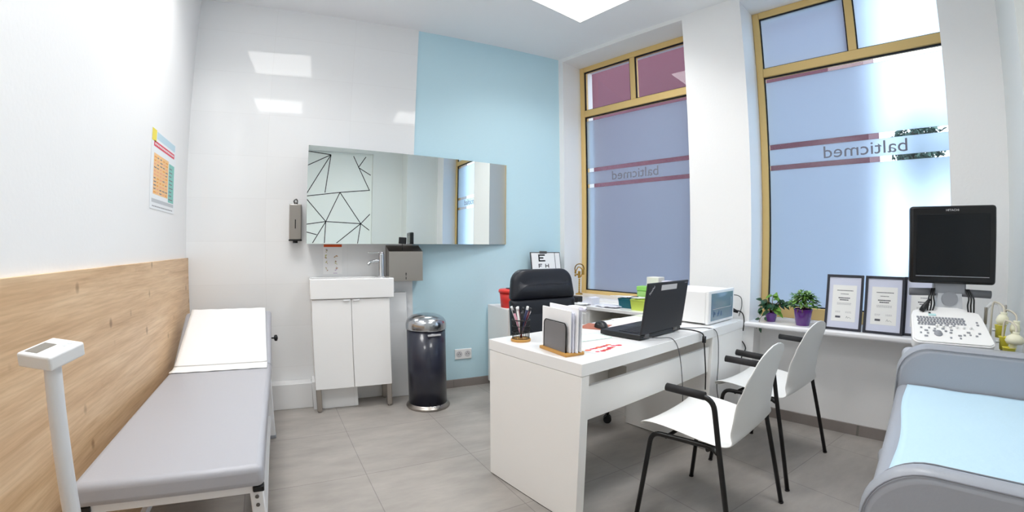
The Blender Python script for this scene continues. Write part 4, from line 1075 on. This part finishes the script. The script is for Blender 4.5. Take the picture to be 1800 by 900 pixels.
# ------------------------------------------------------------------ on the right window sill
def on_sill():
    zs = .6905
    def plant(tc, off, r_, h, label, kind):
        t = thing('potted_plant', label, 'potted plant', WP(tc, off, zs), WR)
        b = B(); b.lathe([(0, 0), (r_ * .72, 0), (r_ * .75, .004), (r_ * .76, h * .12), (r_ * .79, h * .13), (r_, h - .006), (r_ * 1.02, h), (r_ * .94, h), (r_ * .92, h - .012), (0, h - .012)], seg=40); b.obj('pot', purple_p, t)
        B().lathe([(0, h - .012), (r_ * .9, h - .012), (0, h - .008)]).obj('soil', soil, t)
        rnd = random.Random(21 if kind else 5)
        b = B(); s = B()
        if kind:
            for k in range(330):
                a = rnd.uniform(0, 2 * PI); e = rnd.uniform(.02, 1.45); R_ = rnd.uniform(.55, 1)
                d = Vector((math.cos(a) * math.cos(e), math.sin(a) * math.cos(e), math.sin(e)))
                p = Vector((d.x * .088 * R_, d.y * .075 * R_, h + .010 + d.z * .105 * R_))
                dd = Vector((d.x + rnd.uniform(-.5, .5), d.y + rnd.uniform(-.5, .5), rnd.uniform(-.35, .7)))
                b.leaf(p, dd, (rnd.uniform(-.3, .3), rnd.uniform(-.3, .3), 1), rnd.uniform(.026, .040), rnd.uniform(.017, .025), rnd.choice((0, 0, 1, 1, 2)), .25)
            for k in range(12):
                a = rnd.uniform(0, 2 * PI); s.tube([(0, 0, h - .01), (math.cos(a) * .05, math.sin(a) * .05, h + .06)], .0018, 5)
            for k in range(2): s.tube([(-.012 + k * .03 - .01, -r_ * .98, h + .005), (-.012 + k * .03 - .01, -r_ * 1.0, h - .018)], .003, 6)
        else:
            def br(p1, n, L, m_):
                pts_ = smoothpath([(0, 0, h - .01), tuple(Vector(p1) * .5 + Vector((0, 0, h * .5 + .035))), p1], 5); s.tube(pts_, .0025, 6)
                for k in range(n):
                    q = Vector(pts_[-1 - (k * 2 % 7)]); b.leaf(q, (p1[0] * 8 + rnd.uniform(-.6, .6), rnd.uniform(-.8, .3), rnd.uniform(-.5, .4)), (rnd.uniform(-.3, .3), -.6, .8), L * rnd.uniform(.8, 1.1), L * .6, m_, .35)
            for p1, n, L, m_ in (((-.06, -.02, .135), 4, .055, 0), ((.02, -.02, .185), 6, .062, 1), ((-.03, .0, .125), 5, .058, 0), ((.065, -.01, .115), 5, .055, 0), ((-.065, -.03, .08), 4, .05, 0), ((.02, -.04, .10), 5, .062, 0), ((.085, .0, .13), 3, .06, 0), ((.0, -.045, .075), 4, .06, 0), ((.055, -.04, .055), 4, .055, 1)): br(p1, n, L, m_)
            s.tube(smoothpath([(-.03, -.04, h - .005), (-.05, -.07, .03), (-.055, -.09, -.01), (-.04, -.10, -.045)]), .002, 6)
            for q, d in (((-.052, -.075, .02), (-1, -.2, .1)), ((-.055, -.09, -.005), (-.4, -.4, -1)), ((-.045, -.10, -.03), (.5, -.3, -1)), ((-.03, -.05, .03), (.6, -.6, -.3))): b.leaf(q, d, (0, -1, .3), .034, .02, 0, .3)
        b.obj('foliage', [leaf_d, leaf_l, leaf_p] if not kind else [leaf_l, mat('mid_green_leaf', (72, 116, 52), .4), leaf_p], t); s.obj('stems', stem_m, t)
    plant(1.893, .085, .042, .062, 'small trailing dark-leaved plant in a purple pot at the left end of the sill', 0)
    plant(2.112, .055, .060, .106, 'bushy bright green plant in a glossy purple pot on the window sill', 1)
    def certificate(tc, off, label, k, rz=0):
        t = thing('certificate_frame', label, 'framed certificate', WP(tc, off, zs), WR + rz, 'black framed certificates on the window sill', rot=(R(-11), 0, WR + rz))
        hw, h = .108, .342; fw = .015
        for a0, a1, z0, z1 in ((-hw, -hw + fw, 0, h), (hw - fw, hw, 0, h), (-hw + fw, hw - fw, 0, fw), (-hw + fw, hw - fw, h - fw, h)):
            pass
        b = B(); b.box(-hw, -hw + fw, 0, .016, 0, h, .001, 1); b.box(hw - fw, hw, 0, .016, 0, h, .001, 1); b.box(-hw + fw, hw - fw, 0, .016, 0, fw, .001, 1); b.box(-hw + fw, hw - fw, 0, .016, h - fw, h, .001, 1)
        b.obj('frame', mat('anthracite_frame', (44, 46, 56), .45), t)
        B().box(-hw + fw, hw - fw, .006, .010, fw, h - fw).obj('mount', mat_paper, t)
        p = B().box(-.070, .070, .0052, .006, .055, .278).obj('certificate', ivory, t)
        b = B(); y0, y1 = .0046, .0052
        rnd = random.Random(30 + k)
        def words(z, x0, x1, hh, m_, gap=.004):
            x = x0
            while x < x1:
                w_ = rnd.uniform(.004, .010); b.box(x, min(x + w_, x1), y0, y1, z, z + hh, m=m_); x += w_ + gap * .6
        words(.243, -.044, .050, .0042, 0, .002); words(.222, -.022, .024, .0034, 0, .002)
        words(.196, -.034, .034, .0062, 0, .002); words(.184, -.026, .026, .0062, 0, .002)
        for z in (.168, .163, .158): words(z, -.040, .042, .0014, 1)
        for z in (.115, .109): words(z, -.048, -.018, .0014, 1); words(z, .012, .046, .0014, 1)
        b.box(-.046, -.016, y0, y1, .076, .088, m=0); b.tube(smoothpath([(.016, .005, .076), (.022, .005, .088), (.026, .005, .077), (.034, .005, .082), (.046, .005, .075)]), .0007, 5, m=0)
        b.obj('print', [mat('charcoal_print', (92, 92, 100), .8), grey_ink], p)
        B().prism([(.016, .0), (.0165, .24), (.055, .02)], -.02, .02, 'X').obj('back_strut', black_p, t)
    certificate(2.362, .0, 'black framed certificate standing on the sill next to the bushy plant', 0)
    certificate(2.588, .0, 'black framed certificate on the sill between another frame and the ultrasound monitor', 1)
    certificate(2.80, .03, 'framed certificate on the window sill half hidden behind the ultrasound monitor', 2)
on_sill()
